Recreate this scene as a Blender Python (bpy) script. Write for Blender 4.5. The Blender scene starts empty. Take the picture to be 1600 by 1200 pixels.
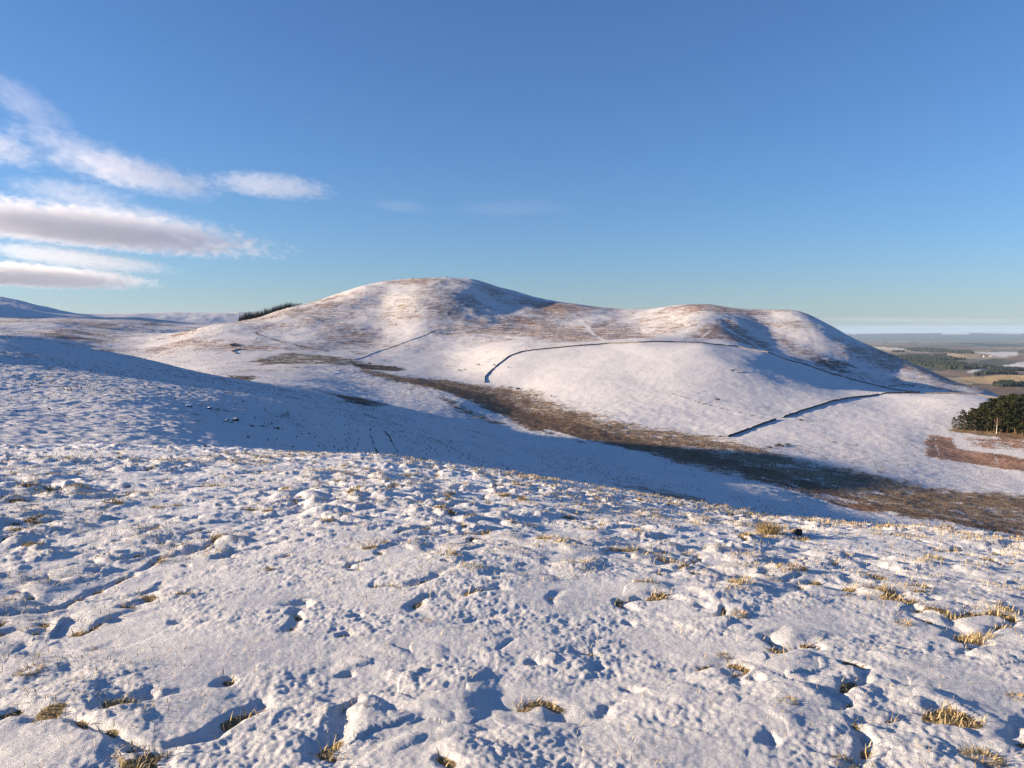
import bpy, bmesh, math, random
import numpy as np
from mathutils import Vector, Matrix
random.seed(7)
rng = np.random.default_rng(11)
scene = bpy.context.scene
col = scene.collection
rad = math.radians

# ------------------------------------------------------------------ camera
EYE = 1.65
PITCH = math.atan(78 / 1208.0)
cam_d = bpy.data.cameras.new('camera')
cam_d.sensor_width = 36.0
cam_d.lens = 36.0 * 1208.0 / 1600.0
cam_d.clip_start = 0.05
cam_d.clip_end = 200000.0
cam = bpy.data.objects.new('camera', cam_d)
cam.location = (0, 0, EYE)
cam.rotation_euler = (math.pi / 2 - PITCH, 0, 0)
col.objects.link(cam)
scene.camera = cam

# ------------------------------------------------------------------ sky, sun, exposure
SUN_AZ, SUN_EL = rad(-91.0), rad(11.4)       # azimuth clockwise from the view direction
world = bpy.data.worlds.new('World')
scene.world = world
world.use_nodes = True
wn = world.node_tree
for n in list(wn.nodes):
    wn.nodes.remove(n)
sky = wn.nodes.new('ShaderNodeTexSky')
sky.sky_type = 'NISHITA'
sky.sun_disc = False
sky.sun_elevation = SUN_EL
sky.sun_rotation = SUN_AZ
sky.altitude = 400
sky.air_density = 1.1
sky.dust_density = 0.4
sky.ozone_density = 5.6
bg = wn.nodes.new('ShaderNodeBackground')
bg.inputs['Strength'].default_value = 0.078
wo = wn.nodes.new('ShaderNodeOutputWorld')
wb = wn.nodes.new('ShaderNodeMix'); wb.data_type = 'RGBA'; wb.blend_type = 'MULTIPLY'
wb.inputs[0].default_value = 1.0
wb.inputs[7].default_value = (0.885, 0.84, 0.915, 1)          # white balance of the sky light
wn.links.new(sky.outputs[0], wb.inputs[6])
wn.links.new(wb.outputs[2], bg.inputs['Color'])
wn.links.new(bg.outputs[0], wo.inputs['Surface'])

sun_d = bpy.data.lights.new('sun', 'SUN')
sun_d.energy = 5.0
sun_d.angle = rad(0.53)
sun_d.color = (1.0, 0.78, 0.54)
sun = bpy.data.objects.new('sun', sun_d)
SUN_DIR = Vector((math.sin(SUN_AZ) * math.cos(SUN_EL), math.cos(SUN_AZ) * math.cos(SUN_EL), math.sin(SUN_EL)))
sun.rotation_euler = SUN_DIR.to_track_quat('Z', 'Y').to_euler()
col.objects.link(sun)

vs = scene.view_settings
vs.view_transform = 'Standard'
vs.look = 'None'
vs.gamma = 1.0
vs.use_curve_mapping = False
vs.exposure = 1.4
scene.cycles.max_bounces = 8
scene.cycles.diffuse_bounces = 3
scene.cycles.volume_bounces = 3
scene.cycles.volume_step_rate = 1.0

# ------------------------------------------------------------------ helpers
def tag(o, label=None, cat=None, group=None, kind=None):
    if label: o['label'] = label
    if cat: o['category'] = cat
    if group: o['group'] = group
    if kind: o['kind'] = kind
    return o

def link(name, mesh, parent=None, loc=None):
    o = bpy.data.objects.new(name, mesh)
    col.objects.link(o)
    if parent is not None: o.parent = parent
    if loc is not None: o.location = loc
    return o

def empty(name, loc, rz=0.0, s=1.0):
    o = bpy.data.objects.new(name, None)
    o.empty_display_size = 0.2
    col.objects.link(o)
    o.location = loc
    o.rotation_euler = (0, 0, rz)
    o.scale = (s, s, s)
    return o

def mesh_np(name, V, F, mat=None, smooth=True):
    """V (n,3); F (m,4) or (m,3) int arrays."""
    V = np.asarray(V, dtype=np.float32); F = np.asarray(F, dtype=np.int32)
    me = bpy.data.meshes.new(name)
    me.vertices.add(len(V)); me.vertices.foreach_set('co', V.ravel())
    k = F.shape[1]
    me.loops.add(F.size); me.loops.foreach_set('vertex_index', F.ravel())
    me.polygons.add(len(F))
    me.polygons.foreach_set('loop_start', np.arange(0, F.size, k, dtype=np.int32))
    me.polygons.foreach_set('loop_total', np.full(len(F), k, dtype=np.int32))
    me.polygons.foreach_set('use_smooth', np.full(len(F), smooth, dtype=bool))
    me.update(calc_edges=True)
    if mat: me.materials.append(mat)
    return me

# ---- noise
def _hash(ix, iy, seed):
    h = (ix.astype(np.int64) * 374761393 + iy.astype(np.int64) * 668265263 + seed * 974634777) & 0x7fffffff
    h = ((h ^ (h >> 13)) * 1274126177) & 0x7fffffff
    return (h ^ (h >> 16)) & 0x7fffffff

def perlin(x, y, seed=0):
    x0 = np.floor(x); y0 = np.floor(y)
    fx = (x - x0).astype(np.float32); fy = (y - y0).astype(np.float32)
    x0 = x0.astype(np.int64); y0 = y0.astype(np.int64)
    def g(ix, iy, dx, dy):
        a = _hash(ix, iy, seed).astype(np.float32) * np.float32(2 * np.pi / 0x7fffffff)
        return np.cos(a) * dx + np.sin(a) * dy
    u = fx * fx * fx * (fx * (fx * 6 - 15) + 10); v = fy * fy * fy * (fy * (fy * 6 - 15) + 10)
    a = g(x0, y0, fx, fy); b = g(x0 + 1, y0, fx - 1, fy)
    c = g(x0, y0 + 1, fx, fy - 1); d = g(x0 + 1, y0 + 1, fx - 1, fy - 1)
    return (a + u * (b - a)) * (1 - v) + (c + u * (d - c)) * v       # about -0.7..0.7

def fbm(x, y, lam, octs=4, seed=0, gain=0.5):
    out = 0; amp = 1.0
    for o in range(octs):
        out = out + amp * perlin(x / lam + 17.3 * o, y / lam - 9.1 * o, seed + o)
        amp *= gain; lam *= 0.5
    return out

def worley(x, y, lam, seed=0):
    """F1, F2 distances in cell units and a random value for the nearest cell."""
    x = x / lam; y = y / lam
    x0 = np.floor(x).astype(np.int64); y0 = np.floor(y).astype(np.int64)
    f1 = np.full(x.shape, 9.0, np.float32); f2 = f1.copy(); rid = np.zeros(x.shape, np.float32)
    for i in (-1, 0, 1):
        for j in (-1, 0, 1):
            cx = x0 + i; cy = y0 + j
            h = _hash(cx, cy, seed)
            px = cx + (h & 1023) / 1024.0; py = cy + ((h >> 10) & 1023) / 1024.0
            d = np.hypot(x - px, y - py).astype(np.float32)
            r = ((h >> 20) & 1023).astype(np.float32) / 1024.0
            near = d < f1
            f2 = np.where(near, f1, np.minimum(f2, d))
            rid = np.where(near, r, rid)
            f1 = np.where(near, d, f1)
    return f1, f2, rid

def sstep(a, b, x):
    t = np.clip((x - a) / (b - a), 0, 1)
    return t * t * (3 - 2 * t)

# ------------------------------------------------------------------ the lie of the land
FPX = 1208.0
CP, SP = math.cos(PITCH), math.sin(PITCH)
def ray(px, py):
    """azimuth (rad) and tangent of elevation for a sight line."""
    px = np.asarray(px, float); py = np.asarray(py, float)
    a = px - 800.0; b = 600.0 - py
    dx = a; dy = FPX * CP + b * SP; dz = -FPX * SP + b * CP
    return np.arctan2(dx, dy), dz / np.hypot(dx, dy)

# survey of the slopes: bearing given as the column sighted, distance in metres, height from the level sighted
SURV = {
 0:   [(680,75),(640,120),(600,180),(560,250),(540,300),(529,335),('z',420,-7),('z',560,-22),('z',800,-20),(524,1000),(510,1300),(496,1700),('z',2050,30),(463,3000),('z',3800,60)],
 100: [(682,80),(640,125),(600,190),(565,280),(548,345),(541,375),('z',470,-14),('z',620,-26),('z',850,-24),(535,1000),(515,1300),(495,1750),('z',2150,36),(487,3000),('z',3800,60)],
 200: [(685,82),(640,130),(600,208),(575,312),(557,405),('z',520,-24),('z',720,-32),(550,950),(525,1300),(496,1900),('z',2400,36)],
 330: [(690,92),(650,145),(612,255),(592,355),(584,425),('z',500,-28),(580,620),(562,780),(540,900),(515,1040),(505,1120),('z',1380,-2),('z',1800,20)],
 450: [(700,112),(648,185),(612,350),(594,520),(578,650),(560,780),(530,950),(500,1100),(479,1220),('z',1500,20),('z',1900,10)],
 520: [(704,132),(655,225),(613,425),(592,590),(572,720),(550,860),(520,1000),(490,1130),(464,1270),('z',1550,40),('z',2000,20)],
 600: [(708,170),(655,300),(617,520),(590,650),(570,780),(545,900),(515,1040),(470,1200),(438,1340),('z',1600,65),('z',2100,20)],
 700: [(722,190),(666,340),(630,500),(600,650),(580,760),(550,880),(515,1020),(470,1150),(445,1260),(431,1360),('z',1620,70),('z',2100,0)],
 650: [(714,180),(664,320),(622,510),(594,650),(574,770),(546,890),(512,1020),(470,1150),(446,1260),(433.5,1350),('z',1600,68),('z',2100,10)],
 800: [(736,210),(690,340),(650,500),(610,630),(585,690),(560,760),(545,820),(521,980),(498,1118),(476,1228),(453,1337),('z',1600,40),('z',2100,-40),('z',2900,-165),('z',3900,-168)],
 850: [(743,210),(700,330),(660,465),(625,575),(598,640),(567,725),(543,810),(526,940),(508,1062),(488,1205),(467,1340),('z',1600,25),('z',2100,-60),('z',2900,-165),('z',3900,-168)],
 900: [(750,210),(710,320),(670,430),(640,520),(610,590),(575,680),(541,800),(530,900),(500,1150),(474,1300),('z',1600,10),('z',2100,-80),('z',2900,-165),('z',3900,-168)],
 1000:[(767,200),(730,300),(700,370),(665,450),(630,530),(590,620),(560,700),(538,780),(526,950),(505,1120),(481,1280),('z',1600,0),('z',2100,-100),('z',2900,-165),('z',3900,-168)],
 1100:[(785,190),(745,290),(710,360),(680,425),(640,508),(600,586),(565,674),(537,768),('z',856,-13),(518,950),(498,1040),(475,1220),('z',1550,0),('z',2000,-110),('z',2900,-165),('z',3900,-168)],
 1200:[(800,204),(770,262),(730,335),(700,390),(665,460),(630,540),(600,612),(570,708),(548,785),('z',865,-25),(536,960),(515,1070),(484,1220),('z',1500,-20),('z',2000,-130),('z',2900,-165),('z',3900,-168)],
 1300:[(812,224),(780,286),(740,345),(700,410),(660,490),(630,570),(610,650),(598,715),(587,755),('z',830,-44),(575,890),(550,980),(511,1150),('z',1400,-30),('z',1900,-140),('z',2900,-165),('z',3900,-168)],
 1400:[(820,240),(790,292),(750,350),(710,410),(670,480),(635,590),(611,690),('z',760,-56),('z',850,-57),(582,980),(556,1080),('z',1300,-75),('z',1800,-150),('z',2900,-165),('z',3900,-168)],
 1500:[(826,256),(800,302),(760,360),(720,420),(680,480),(645,560),(614,690),('z',760,-58),('z',850,-64),(600,990),('z',1200,-90),('z',1700,-155),('z',2900,-165),('z',3900,-168)],
 1550:[(831,266),(800,312),(765,360),(720,426),(681,485),(648,560),(621,670),('z',760,-62),('z',850,-72),(608,960),('z',1150,-100),('z',1700,-158),('z',2900,-165),('z',3900,-168)],
 560: [(446.5,1325)],
 740: [(433.5,1358),(460,1225)],
 1050:[(474.5,1265),(500,1085)],
 1250:[(486,1195),(505,1110),('z',1450,-25)],
 1450:[(575.5,1040)],
 1600:[(836,274),(800,320),(770,360),(720,430),(682,490),(650,560),(632,650),('z',760,-66),('z',900,-85),('z',1200,-120),('z',1700,-160),('z',2900,-165),('z',3900,-168)],
}
CREST = [(-400,672),(0,686),(200,690),(400,701),(600,712),(800,740),(1000,773),(1200,808),(1350,822),(1500,833),(1600,842),(2000,870)]
AZ_, LR_, E_ = [], [], []
def add_pt(az, r, e):
    AZ_.append(az); LR_.append(math.log(r)); E_.append(e)
for px, lst in SURV.items():
    for it in lst:
        if it[0] == 'z':
            add_pt(float(ray(px, 522)[0]), it[1], it[2] / it[1])
        else:
            a, e = ray(px, it[0]); add_pt(float(a), it[1], float(e))
for azd, lst in {-48: [(60,-6),(120,-7),(200,-5),(300,0),(400,3),(600,-8),(1000,8),(1700,40),(3000,110)],
                 -65: [(60,-5),(120,-6),(220,-4),(330,4),(500,10),(900,20),(1700,50),(3000,120)],
                 -100:[(60,-4),(150,-8),(300,-8),(600,-10),(1200,0),(3000,40)],
                 -180:[(60,-5),(150,-10),(400,-10),(1200,0),(3000,0)],
                 44:  [(60,-17),(160,-44),(270,-58),(360,-64),(450,-62),(650,-55),(1000,-95),(1700,-165)],
                 65:  [(60,-16),(160,-42),(300,-62),(500,-66),(1000,-110),(1700,-168)],
                 120: [(60,-12),(160,-30),(400,-60),(1200,-90),(3000,-120)],
                 180: [(60,-5),(150,-10),(400,-10),(1200,0),(3000,0)]}.items():
    for r, z in lst: add_pt(rad(azd), r, z / r)
CT = np.array(AZ_) * 57.2958 / 9.0; CL = np.array(LR_) * 2.2; CE = np.array(E_)
def _k(d2): return 0.5 * d2 * np.log(d2 + 1e-9)
N_ = len(CT)
A_ = np.zeros((N_ + 3, N_ + 3))
A_[:N_, :N_] = _k((CT[:, None] - CT) ** 2 + (CL[:, None] - CL) ** 2) + 0.015 * np.eye(N_)
A_[:N_, N_] = 1; A_[:N_, N_ + 1] = CT; A_[:N_, N_ + 2] = CL
A_[N_:, :N_] = A_[:N_, N_:].T
W_ = np.linalg.solve(A_, np.concatenate([CE, np.zeros(3)]))
def tps(az, lr):
    t = np.asarray(az, float).ravel() * 57.2958 / 9.0; l = np.asarray(lr, float).ravel() * 2.2
    out = np.empty_like(t)
    for i in range(0, len(t), 60000):
        s = slice(i, i + 60000)
        out[s] = _k((t[s, None] - CT) ** 2 + (l[s, None] - CL) ** 2) @ W_[:N_] + W_[N_] + W_[N_ + 1] * t[s] + W_[N_ + 2] * l[s]
    return out.reshape(np.shape(az))
# tabulate once, then look up bilinearly
TA = np.concatenate([np.arange(-180, -50, 3.0), np.arange(-50, 50, 0.5), np.arange(50, 180.1, 3.0)])
TL = np.linspace(math.log(25.0), math.log(4200.0), 340)
TAB = tps(rad(1) * TA[:, None] + 0 * TL[None], 0 * TA[:, None] + TL[None])
def table(az, lr):
    a = np.interp(np.degrees(az), TA, np.arange(len(TA))); l = np.clip((lr - TL[0]) / (TL[1] - TL[0]), 0, len(TL) - 1.001)
    i = np.clip(a.astype(int), 0, len(TA) - 2); j = l.astype(int); fa = a - i; fl = l - j
    def w(t): return (-.5*t**3 + t*t - .5*t, 1.5*t**3 - 2.5*t*t + 1, -1.5*t**3 + 2*t*t + .5*t, .5*t**3 - .5*t*t)
    wa, wl_ = w(fa), w(fl); out = 0
    for p in range(4):
        ii = np.clip(i + p - 1, 0, len(TA) - 1); row = 0
        for q in range(4):
            row = row + wl_[q] * TAB[ii, np.clip(j + q - 1, 0, len(TL) - 1)]
        out = out + wa[p] * row
    return out

CA, CEv = zip(*[ray(a, b) for a, b in CREST])
CA = np.array(CA); CEv = np.array(CEv)
RCA = np.interp(CA, [-0.7, 0.0, 0.7], [48.0, 24.0, 14.0])      # the crest is nearer on the right
KCA = EYE / RCA ** 2
_M = np.stack([np.sin(CA), np.cos(CA)], 1)
_S = CEv + 2 * EYE / RCA
SX, SY = np.linalg.lstsq(_M, _S, rcond=None)[0]
_RES = _S - _M @ np.array([SX, SY])
def crest_adj(az): return np.interp(az, CA, _RES)
def crest_k(az): return np.interp(az, CA, KCA)

def base_height(az, r):
    lr = np.log(r)
    x = r * np.sin(az); y = r * np.cos(az)
    zf = SX * x + SY * y + crest_adj(az) * r * sstep(3, 15, r) - crest_k(az) * r * r
    zt = EYE + r * table(az, lr)
    # far land: rolling on the left, a low plain on the right
    azd = np.degrees(az)
    plain = -172 + 16 * fbm(x, y, 2600, 3, 90) + 7 * fbm(x, y, 800, 2, 95)
    hills = 70 + 70 * fbm(x, y, 2600, 3, 70)
    wl = sstep(2, -18, azd) * sstep(-179, -120, azd)
    far = plain * (1 - wl) + hills * wl
    # distant uplands along the skyline
    up = sstep(24000, 34000, r) * (185 + 170 * fbm(x, y, 9000, 4, 40))
    far = far + up * (1 - wl)
    t = sstep(math.log(2000), math.log(3800), lr)
    tl = sstep(math.log(3000), math.log(4100), lr)
    t = t * (1 - wl) + tl * wl
    zm = zt * (1 - t) + far * t
    q = sstep(math.log(27), math.log(62), lr)
    z = zf * (1 - q) + zm * q
    # unseen shoulder added left of the picture to cast shade over the near hillside
    z = z + 62 * np.exp(-((x + 455) / 120.0) ** 2 - ((y - 330) / 120.0) ** 2)
    # unseen high summit further round, added to shade the far-left hills
    z = z + 270 * np.exp(-((x + 2500) / 430.0) ** 2 - ((y - 1650) / 750.0) ** 2)
    return z

_vp = [(560,660),(640,640),(700,610),(800,540),(900,460),(1000,395),(1100,355),(1200,325),(1300,308),(1400,305),(1600,318),(1750,330)]
VALLEY = np.array([(r * math.sin(float(ray(p, 522)[0])), r * math.cos(float(ray(p, 522)[0]))) for p, r in _vp])
def line_dist(P, x, y):
    d = np.full(np.shape(x), 1e18)
    for i in range(len(P) - 1):
        ax, ay = P[i]; bx, by = P[i + 1]
        ex, ey = bx - ax, by - ay
        t = np.clip(((x - ax) * ex + (y - ay) * ey) / (ex * ex + ey * ey + 1e-9), 0, 1)
        d = np.minimum(d, (x - ax - t * ex) ** 2 + (y - ay - t * ey) ** 2)
    return np.sqrt(d)

def relief(x, y, r):
    """undulation of the open hillsides (metres)."""
    far = sstep(60, 260, r)
    h = far * (3.2 * fbm(x, y, 230, 2, 5) + 1.3 * fbm(x, y, 70, 2, 8))
    h = h * (1 + 0.8 * sstep(850, 1100, r))
    h += sstep(40, 120, r) * (0.30 + 0.35 * sstep(800, 1000, r)) * fbm(x, y, 19, 3, 12)
    near = sstep(38, 70, r) * (1 - sstep(500, 800, r))
    h += near * (0.16 * (1 - sstep(200, 400, r)) * fbm(x, y, 1.5, 2, 15) + 0.20 * fbm(x, y, 5.0, 2, 18))
    bog = 1 - sstep(25, 75, line_dist(VALLEY, x, y))
    h += bog * (0.28 * fbm(x, y, 5.0, 3, 21) + 0.35 * np.abs(perlin(x / 14, y / 9, 25)))
    return h

def ground(x, y, fine=False):
    x = np.asarray(x, float); y = np.asarray(y, float)
    r = np.maximum(np.hypot(x, y), 0.3); az = np.arctan2(x, y)
    return base_height(az, r) + relief(x, y, r)

def hit(px, py, r0=30.0, r1=30000.0):
    """where a sight line first meets the land beyond r0."""
    a, e = ray(px, py)
    rs = np.exp(np.linspace(math.log(r0), math.log(r1), 2600))
    z = ground(rs * math.sin(a), rs * math.cos(a))
    d = z - (EYE + rs * e)
    k = np.argmax(d > 0) if (d > 0).any() else np.argmax(d / rs)
    if k > 0 and d[k] > 0:
        f = -d[k - 1] / (d[k] - d[k - 1]); r = rs[k - 1] + f * (rs[k] - rs[k - 1])
    else: r = rs[k]
    return np.array([r * math.sin(a), r * math.cos(a)])

def hits(pts, r0=30.0, r1=30000.0):
    return np.array([hit(a, b, r0, r1) for a, b in pts])

def at(px, py, r0=30.0, r1=30000.0, dz=0.0):
    p = hit(px, py, r0, r1)
    return Vector((p[0], p[1], float(ground(p[0], p[1])) + dz))
# ------------------------------------------------------------------ materials
def new_mat(name):
    m = bpy.data.materials.new(name)
    m.use_nodes = True
    nt = m.node_tree
    b = nt.nodes['Principled BSDF']
    return m, nt, b

class NT:
    """terse node building"""
    def __init__(s, nt): s.nt = nt
    def n(s, t, **kw):
        nd = s.nt.nodes.new(t)
        for k, v in kw.items(): setattr(nd, k, v)
        return nd
    def put(s, sock, v):
        if isinstance(v, bpy.types.NodeSocket): s.nt.links.new(v, sock)
        else: sock.default_value = v
    def math(s, op, a, b=0.0, clamp=False):
        nd = s.n('ShaderNodeMath', operation=op, use_clamp=clamp)
        s.put(nd.inputs[0], a); s.put(nd.inputs[1], b)
        return nd.outputs[0]
    def noise(s, vec, scale, detail=3.0, rough=0.55, dist=0.0):
        nd = s.n('ShaderNodeTexNoise')
        s.put(nd.inputs['Vector'], vec); s.put(nd.inputs['Scale'], scale)
        s.put(nd.inputs['Detail'], detail); s.put(nd.inputs['Roughness'], rough); s.put(nd.inputs['Distortion'], dist)
        return nd.outputs[0]
    def maprange(s, v, a, b, c=0.0, d=1.0, smooth=True):
        nd = s.n('ShaderNodeMapRange', interpolation_type='SMOOTHSTEP' if smooth else 'LINEAR')
        for i, q in enumerate((v, a, b, c, d)): s.put(nd.inputs[i], q)
        return nd.outputs[0]
    def mix(s, f, a, b):
        nd = s.n('ShaderNodeMix', data_type='RGBA')
        s.put(nd.inputs[0], f); s.put(nd.inputs[6], a); s.put(nd.inputs[7], b)
        return nd.outputs[2]
    def bump(s, h, dist, strength=1.0, normal=None):
        nd = s.n('ShaderNodeBump')
        s.put(nd.inputs['Height'], h); s.put(nd.inputs['Distance'], dist); s.put(nd.inputs['Strength'], strength)
        if normal is not None: s.put(nd.inputs['Normal'], normal)
        return nd.outputs[0]
    def obj(s): return s.n('ShaderNodeTexCoord').outputs['Object']

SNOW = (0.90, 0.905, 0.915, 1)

def terrain_material():
    m, nt, b = new_mat('snow_and_moor')
    k = NT(nt)
    P = k.obj()
    at_ = k.n('ShaderNodeAttribute', attribute_name='veg')
    dens = at_.outputs['Alpha']
    n1 = k.noise(P, 0.13, 7.0, 0.72, 0.8)
    n2 = k.noise(P, 1.1, 3.0, 0.6)
    mp = k.n('ShaderNodeMapping'); k.put(mp.inputs['Vector'], P); mp.inputs['Scale'].default_value = (0.035, 0.05, 0.9)
    n3 = k.noise(mp.outputs[0], 1.0, 5.0, 0.65, 0.4)        # bands that follow the contours: sheep tracks and terraces
    n = k.math('ADD', k.math('MULTIPLY', n1, 0.42), k.math('ADD', k.math('MULTIPLY', n2, 0.26), k.math('MULTIPLY', n3, 0.32)))
    thr = k.math('SUBTRACT', 1.0, dens)
    lo = k.maprange(thr, 0.0, 1.0, 0.33, 0.66, smooth=False)
    f = k.maprange(n, k.math('SUBTRACT', lo, 0.04), k.math('ADD', lo, 0.04))
    f = k.math('MULTIPLY', f, k.maprange(dens, 0.0, 0.05))
    tone = k.noise(P, 0.55, 4.0, 0.7)
    sp = k.noise(P, 1.9, 3.0, 0.62, 0.3)
    spm = k.noise(P, 0.035, 4.0, 0.6)
    f2 = k.math('MULTIPLY', k.maprange(sp, 0.585, 0.68), k.maprange(spm, 0.36, 0.66, 0.15, 0.95))
    ton2 = k.noise(P, 0.09, 4.0, 0.65, 0.5)
    tone = k.math('ADD', k.math('MULTIPLY', tone, 0.55), k.math('MULTIPLY', ton2, 0.45))
    veg = k.n('ShaderNodeHueSaturation')
    k.put(veg.inputs['Color'], at_.outputs['Color']); k.put(veg.inputs['Value'], k.maprange(tone, 0.34, 0.66, 0.30, 2.1, smooth=False))
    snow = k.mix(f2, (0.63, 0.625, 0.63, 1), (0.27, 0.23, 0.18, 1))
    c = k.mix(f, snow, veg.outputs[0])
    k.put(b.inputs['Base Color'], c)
    b.inputs['Roughness'].default_value = 0.75
    b.inputs['Specular IOR Level'].default_value = 0.25
    h = k.math('ADD', k.noise(P, 1.3, 5.0, 0.65), k.math('MULTIPLY', f, 0.35))
    k.put(b.inputs['Normal'], k.bump(h, 0.5, 0.6))
    return m

def foreground_material():
    m, nt, b = new_mat('lying_snow_on_rough_grass')
    k = NT(nt)
    P = k.obj()
    at_ = k.n('ShaderNodeAttribute', attribute_name='veg')
    dens = at_.outputs['Alpha']
    n = k.noise(P, 26.0, 4.0, 0.65)
    f = k.maprange(k.math('ADD', dens, k.math('MULTIPLY', k.math('SUBTRACT', n, 0.5), 0.7)), 0.42, 0.62)
    tone = k.noise(P, 60.0, 3.0, 0.7)
    straw = k.mix(k.maprange(tone, 0.35, 0.65), (0.09, 0.065, 0.03, 1), (0.42, 0.30, 0.13, 1))
    c = k.mix(f, SNOW, straw)
    k.put(b.inputs['Base Color'], c)
    b.inputs['Roughness'].default_value = 0.62
    b.inputs['Specular IOR Level'].default_value = 0.3
    h1 = k.noise(P, 48.0, 5.0, 0.7)
    h2 = k.noise(P, 260.0, 2.0, 0.6)
    nb = k.bump(h1, 0.034, 0.9)
    nb = k.bump(h2, 0.010, 0.9, nb)
    k.put(b.inputs['Normal'], nb)
    return m

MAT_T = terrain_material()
MAT_F = foreground_material()

# ------------------------------------------------------------------ ground meshes
AZG = np.radians(np.concatenate([np.arange(-180, -48, 4.0), np.arange(-48, -39.5, 0.7), np.arange(-39.5, 39.501, 0.09),
                                 np.arange(40.2, 48, 0.7), np.arange(48, 180.1, 4.0)]))
AZF = np.radians(np.concatenate([np.arange(-180, -95, 2.5), np.arange(-95, -39.5, 0.4), np.arange(-39.5, 39.501, 0.085), np.arange(40.0, 95, 0.4), np.arange(95, 180.1, 2.5)]))
def power_rows(a, b, n, p):
    q = 1 - p
    return (np.linspace(a ** q, b ** q, n)) ** (1 / q)
RF = np.concatenate([[0.12, 0.4, 0.8, 1.2, 1.6], power_rows(1.7, 36.0, 640, 1.32)])
RM = np.concatenate([[35.4], np.exp(np.linspace(math.log(37), math.log(88), 34)), np.exp(np.linspace(math.log(90), math.log(1500), 410)),
                     np.exp(np.linspace(math.log(1520), math.log(4500), 70)), np.exp(np.linspace(math.log(4650), math.log(70000), 80))])

STALK = {}
def snow_relief(x, y, r):
    """snow lying over tussocks: lumps, drifts, gaps. returns height and bare-grass amount"""
    wx = x + 0.15 * perlin(x / 0.55, y / 0.55, 201) + 0.05 * perlin(x / 0.17, y / 0.17, 203)
    wy = y + 0.15 * perlin(x / 0.55, y / 0.55, 202) + 0.05 * perlin(x / 0.17, y / 0.17, 204)
    far = sstep(4.5, 13, r)
    h = 0.09 * perlin(x / 3.9, y / 2.9, 210) + (0.056 + 0.01 * far) * perlin(x / 1.35, y / 1.1, 211)
    dens = np.clip(0.42 + 1.5 * fbm(x, y, 3.1, 3, 220) + 0.30 * far, 0.05, 1.2)       # where tussocks crowd
    f1, f2, c = worley(wx, wy, 0.44, 230)
    dome = np.clip(1 - (f1 / 0.66) ** 2, 0, 1) ** 1.4 * (c > 0.30) * (0.35 + 0.9 * c)
    h = h + (0.034 + 0.024 * far) * dome * dens
    f1b, f2b, cb = worley(wx + 7.7, wy, 0.17, 231)
    domeb = np.clip(1 - (f1b / 0.70) ** 2, 0, 1) ** 1.2 * (cb > 0.35) * cb
    h = h + (0.016 + 0.016 * far) * domeb * sstep(0.15, 0.9, dens + 0.4 * perlin(x / 0.9, y / 0.9, 240))
    # creases where the snow has parted, trending away to the right
    ca, sa = math.cos(rad(38)), math.sin(rad(38))
    u = wx * ca - wy * sa; v = wx * sa + wy * ca
    rid = np.abs(perlin(u / 0.55, v / 1.05, 250) + 0.22 * perlin(wx / 0.25, wy / 0.25, 251))
    where = sstep(0.05, 0.32, perlin(x / 1.25, y / 1.0, 252) + 0.10)
    gap = (1 - sstep(0.0, 0.13, rid)) * where
    # small pits beside the tussocks
    f1p, f2p, cp = worley(wx + 3.1, wy + 5.2, 0.37, 255)
    pit = (1 - sstep(0.02, 0.22, f1p)) * (cp > 0.74)
    h = h - 0.028 * gap - 0.026 * pit
    bits = perlin(x / 0.21, y / 0.21, 261)
    grass = np.maximum(gap * sstep(-0.02, 0.30, bits + 0.10) * 0.95, pit * sstep(-0.1, 0.2, bits) * (cp > 0.74) * 0.9)
    # wind-bared tussock crowns
    crown = sstep(0.45, 0.95, dome) * sstep(0.50, 0.80, c) * sstep(-0.15, 0.25, perlin(x / 1.4, y / 1.4, 262) + 0.12 * np.clip(x / 8, -1, 1))
    crown = crown * sstep(3.0, 8, r) * (0.38 + 0.5 * sstep(-0.1, 0.35, bits))
    grass = np.maximum(grass, crown)
    # crust
    crust = sstep(-0.30, 0.30, perlin(x / 0.7, y / 0.7, 270))
    h = h + (0.35 + crust) * (0.0085 * perlin(x / 0.17, y / 0.13, 271) + 0.0065 * perlin(x / 0.07, y / 0.07, 272) + 0.0052 * perlin(x / 0.03, y / 0.03, 273))
    fade = sstep(0.0, 1.5, r)
    STALK['w'] = np.clip(dome * 1.2 * dens + 0.5 * domeb, 0, 1.5)
    return h * fade, grass

def grid_xy(rows, AZ=None):
    AZ = AZG if AZ is None else AZ
    R = np.repeat(rows[:, None], len(AZ), 1); A = np.repeat(AZ[None], len(rows), 0)
    return R, A, R * np.sin(A), R * np.cos(A)

def quads(nr, nc):
    i = np.arange(nr - 1)[:, None] * nc + np.arange(nc - 1)[None]
    return np.stack([i, i + 1, i + nc + 1, i + nc], -1)       # (nr-1, nc-1, 4), upward facing

def fg_height(x, y):
    x = np.asarray(x, float); y = np.asarray(y, float)
    r = np.maximum(np.hypot(x, y), 0.05); az = np.arctan2(x, y)
    h, g = snow_relief(x, y, r)
    return base_height(az, r) + relief(x, y, r) + h * (1 - sstep(30, 36, r)), g * (1 - sstep(30, 36, r))

def set_veg(me, rgba):
    a = me.attributes.new('veg', 'FLOAT_COLOR', 'POINT')
    a.data.foreach_set('color', np.asarray(rgba, np.float32).ravel())

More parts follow.
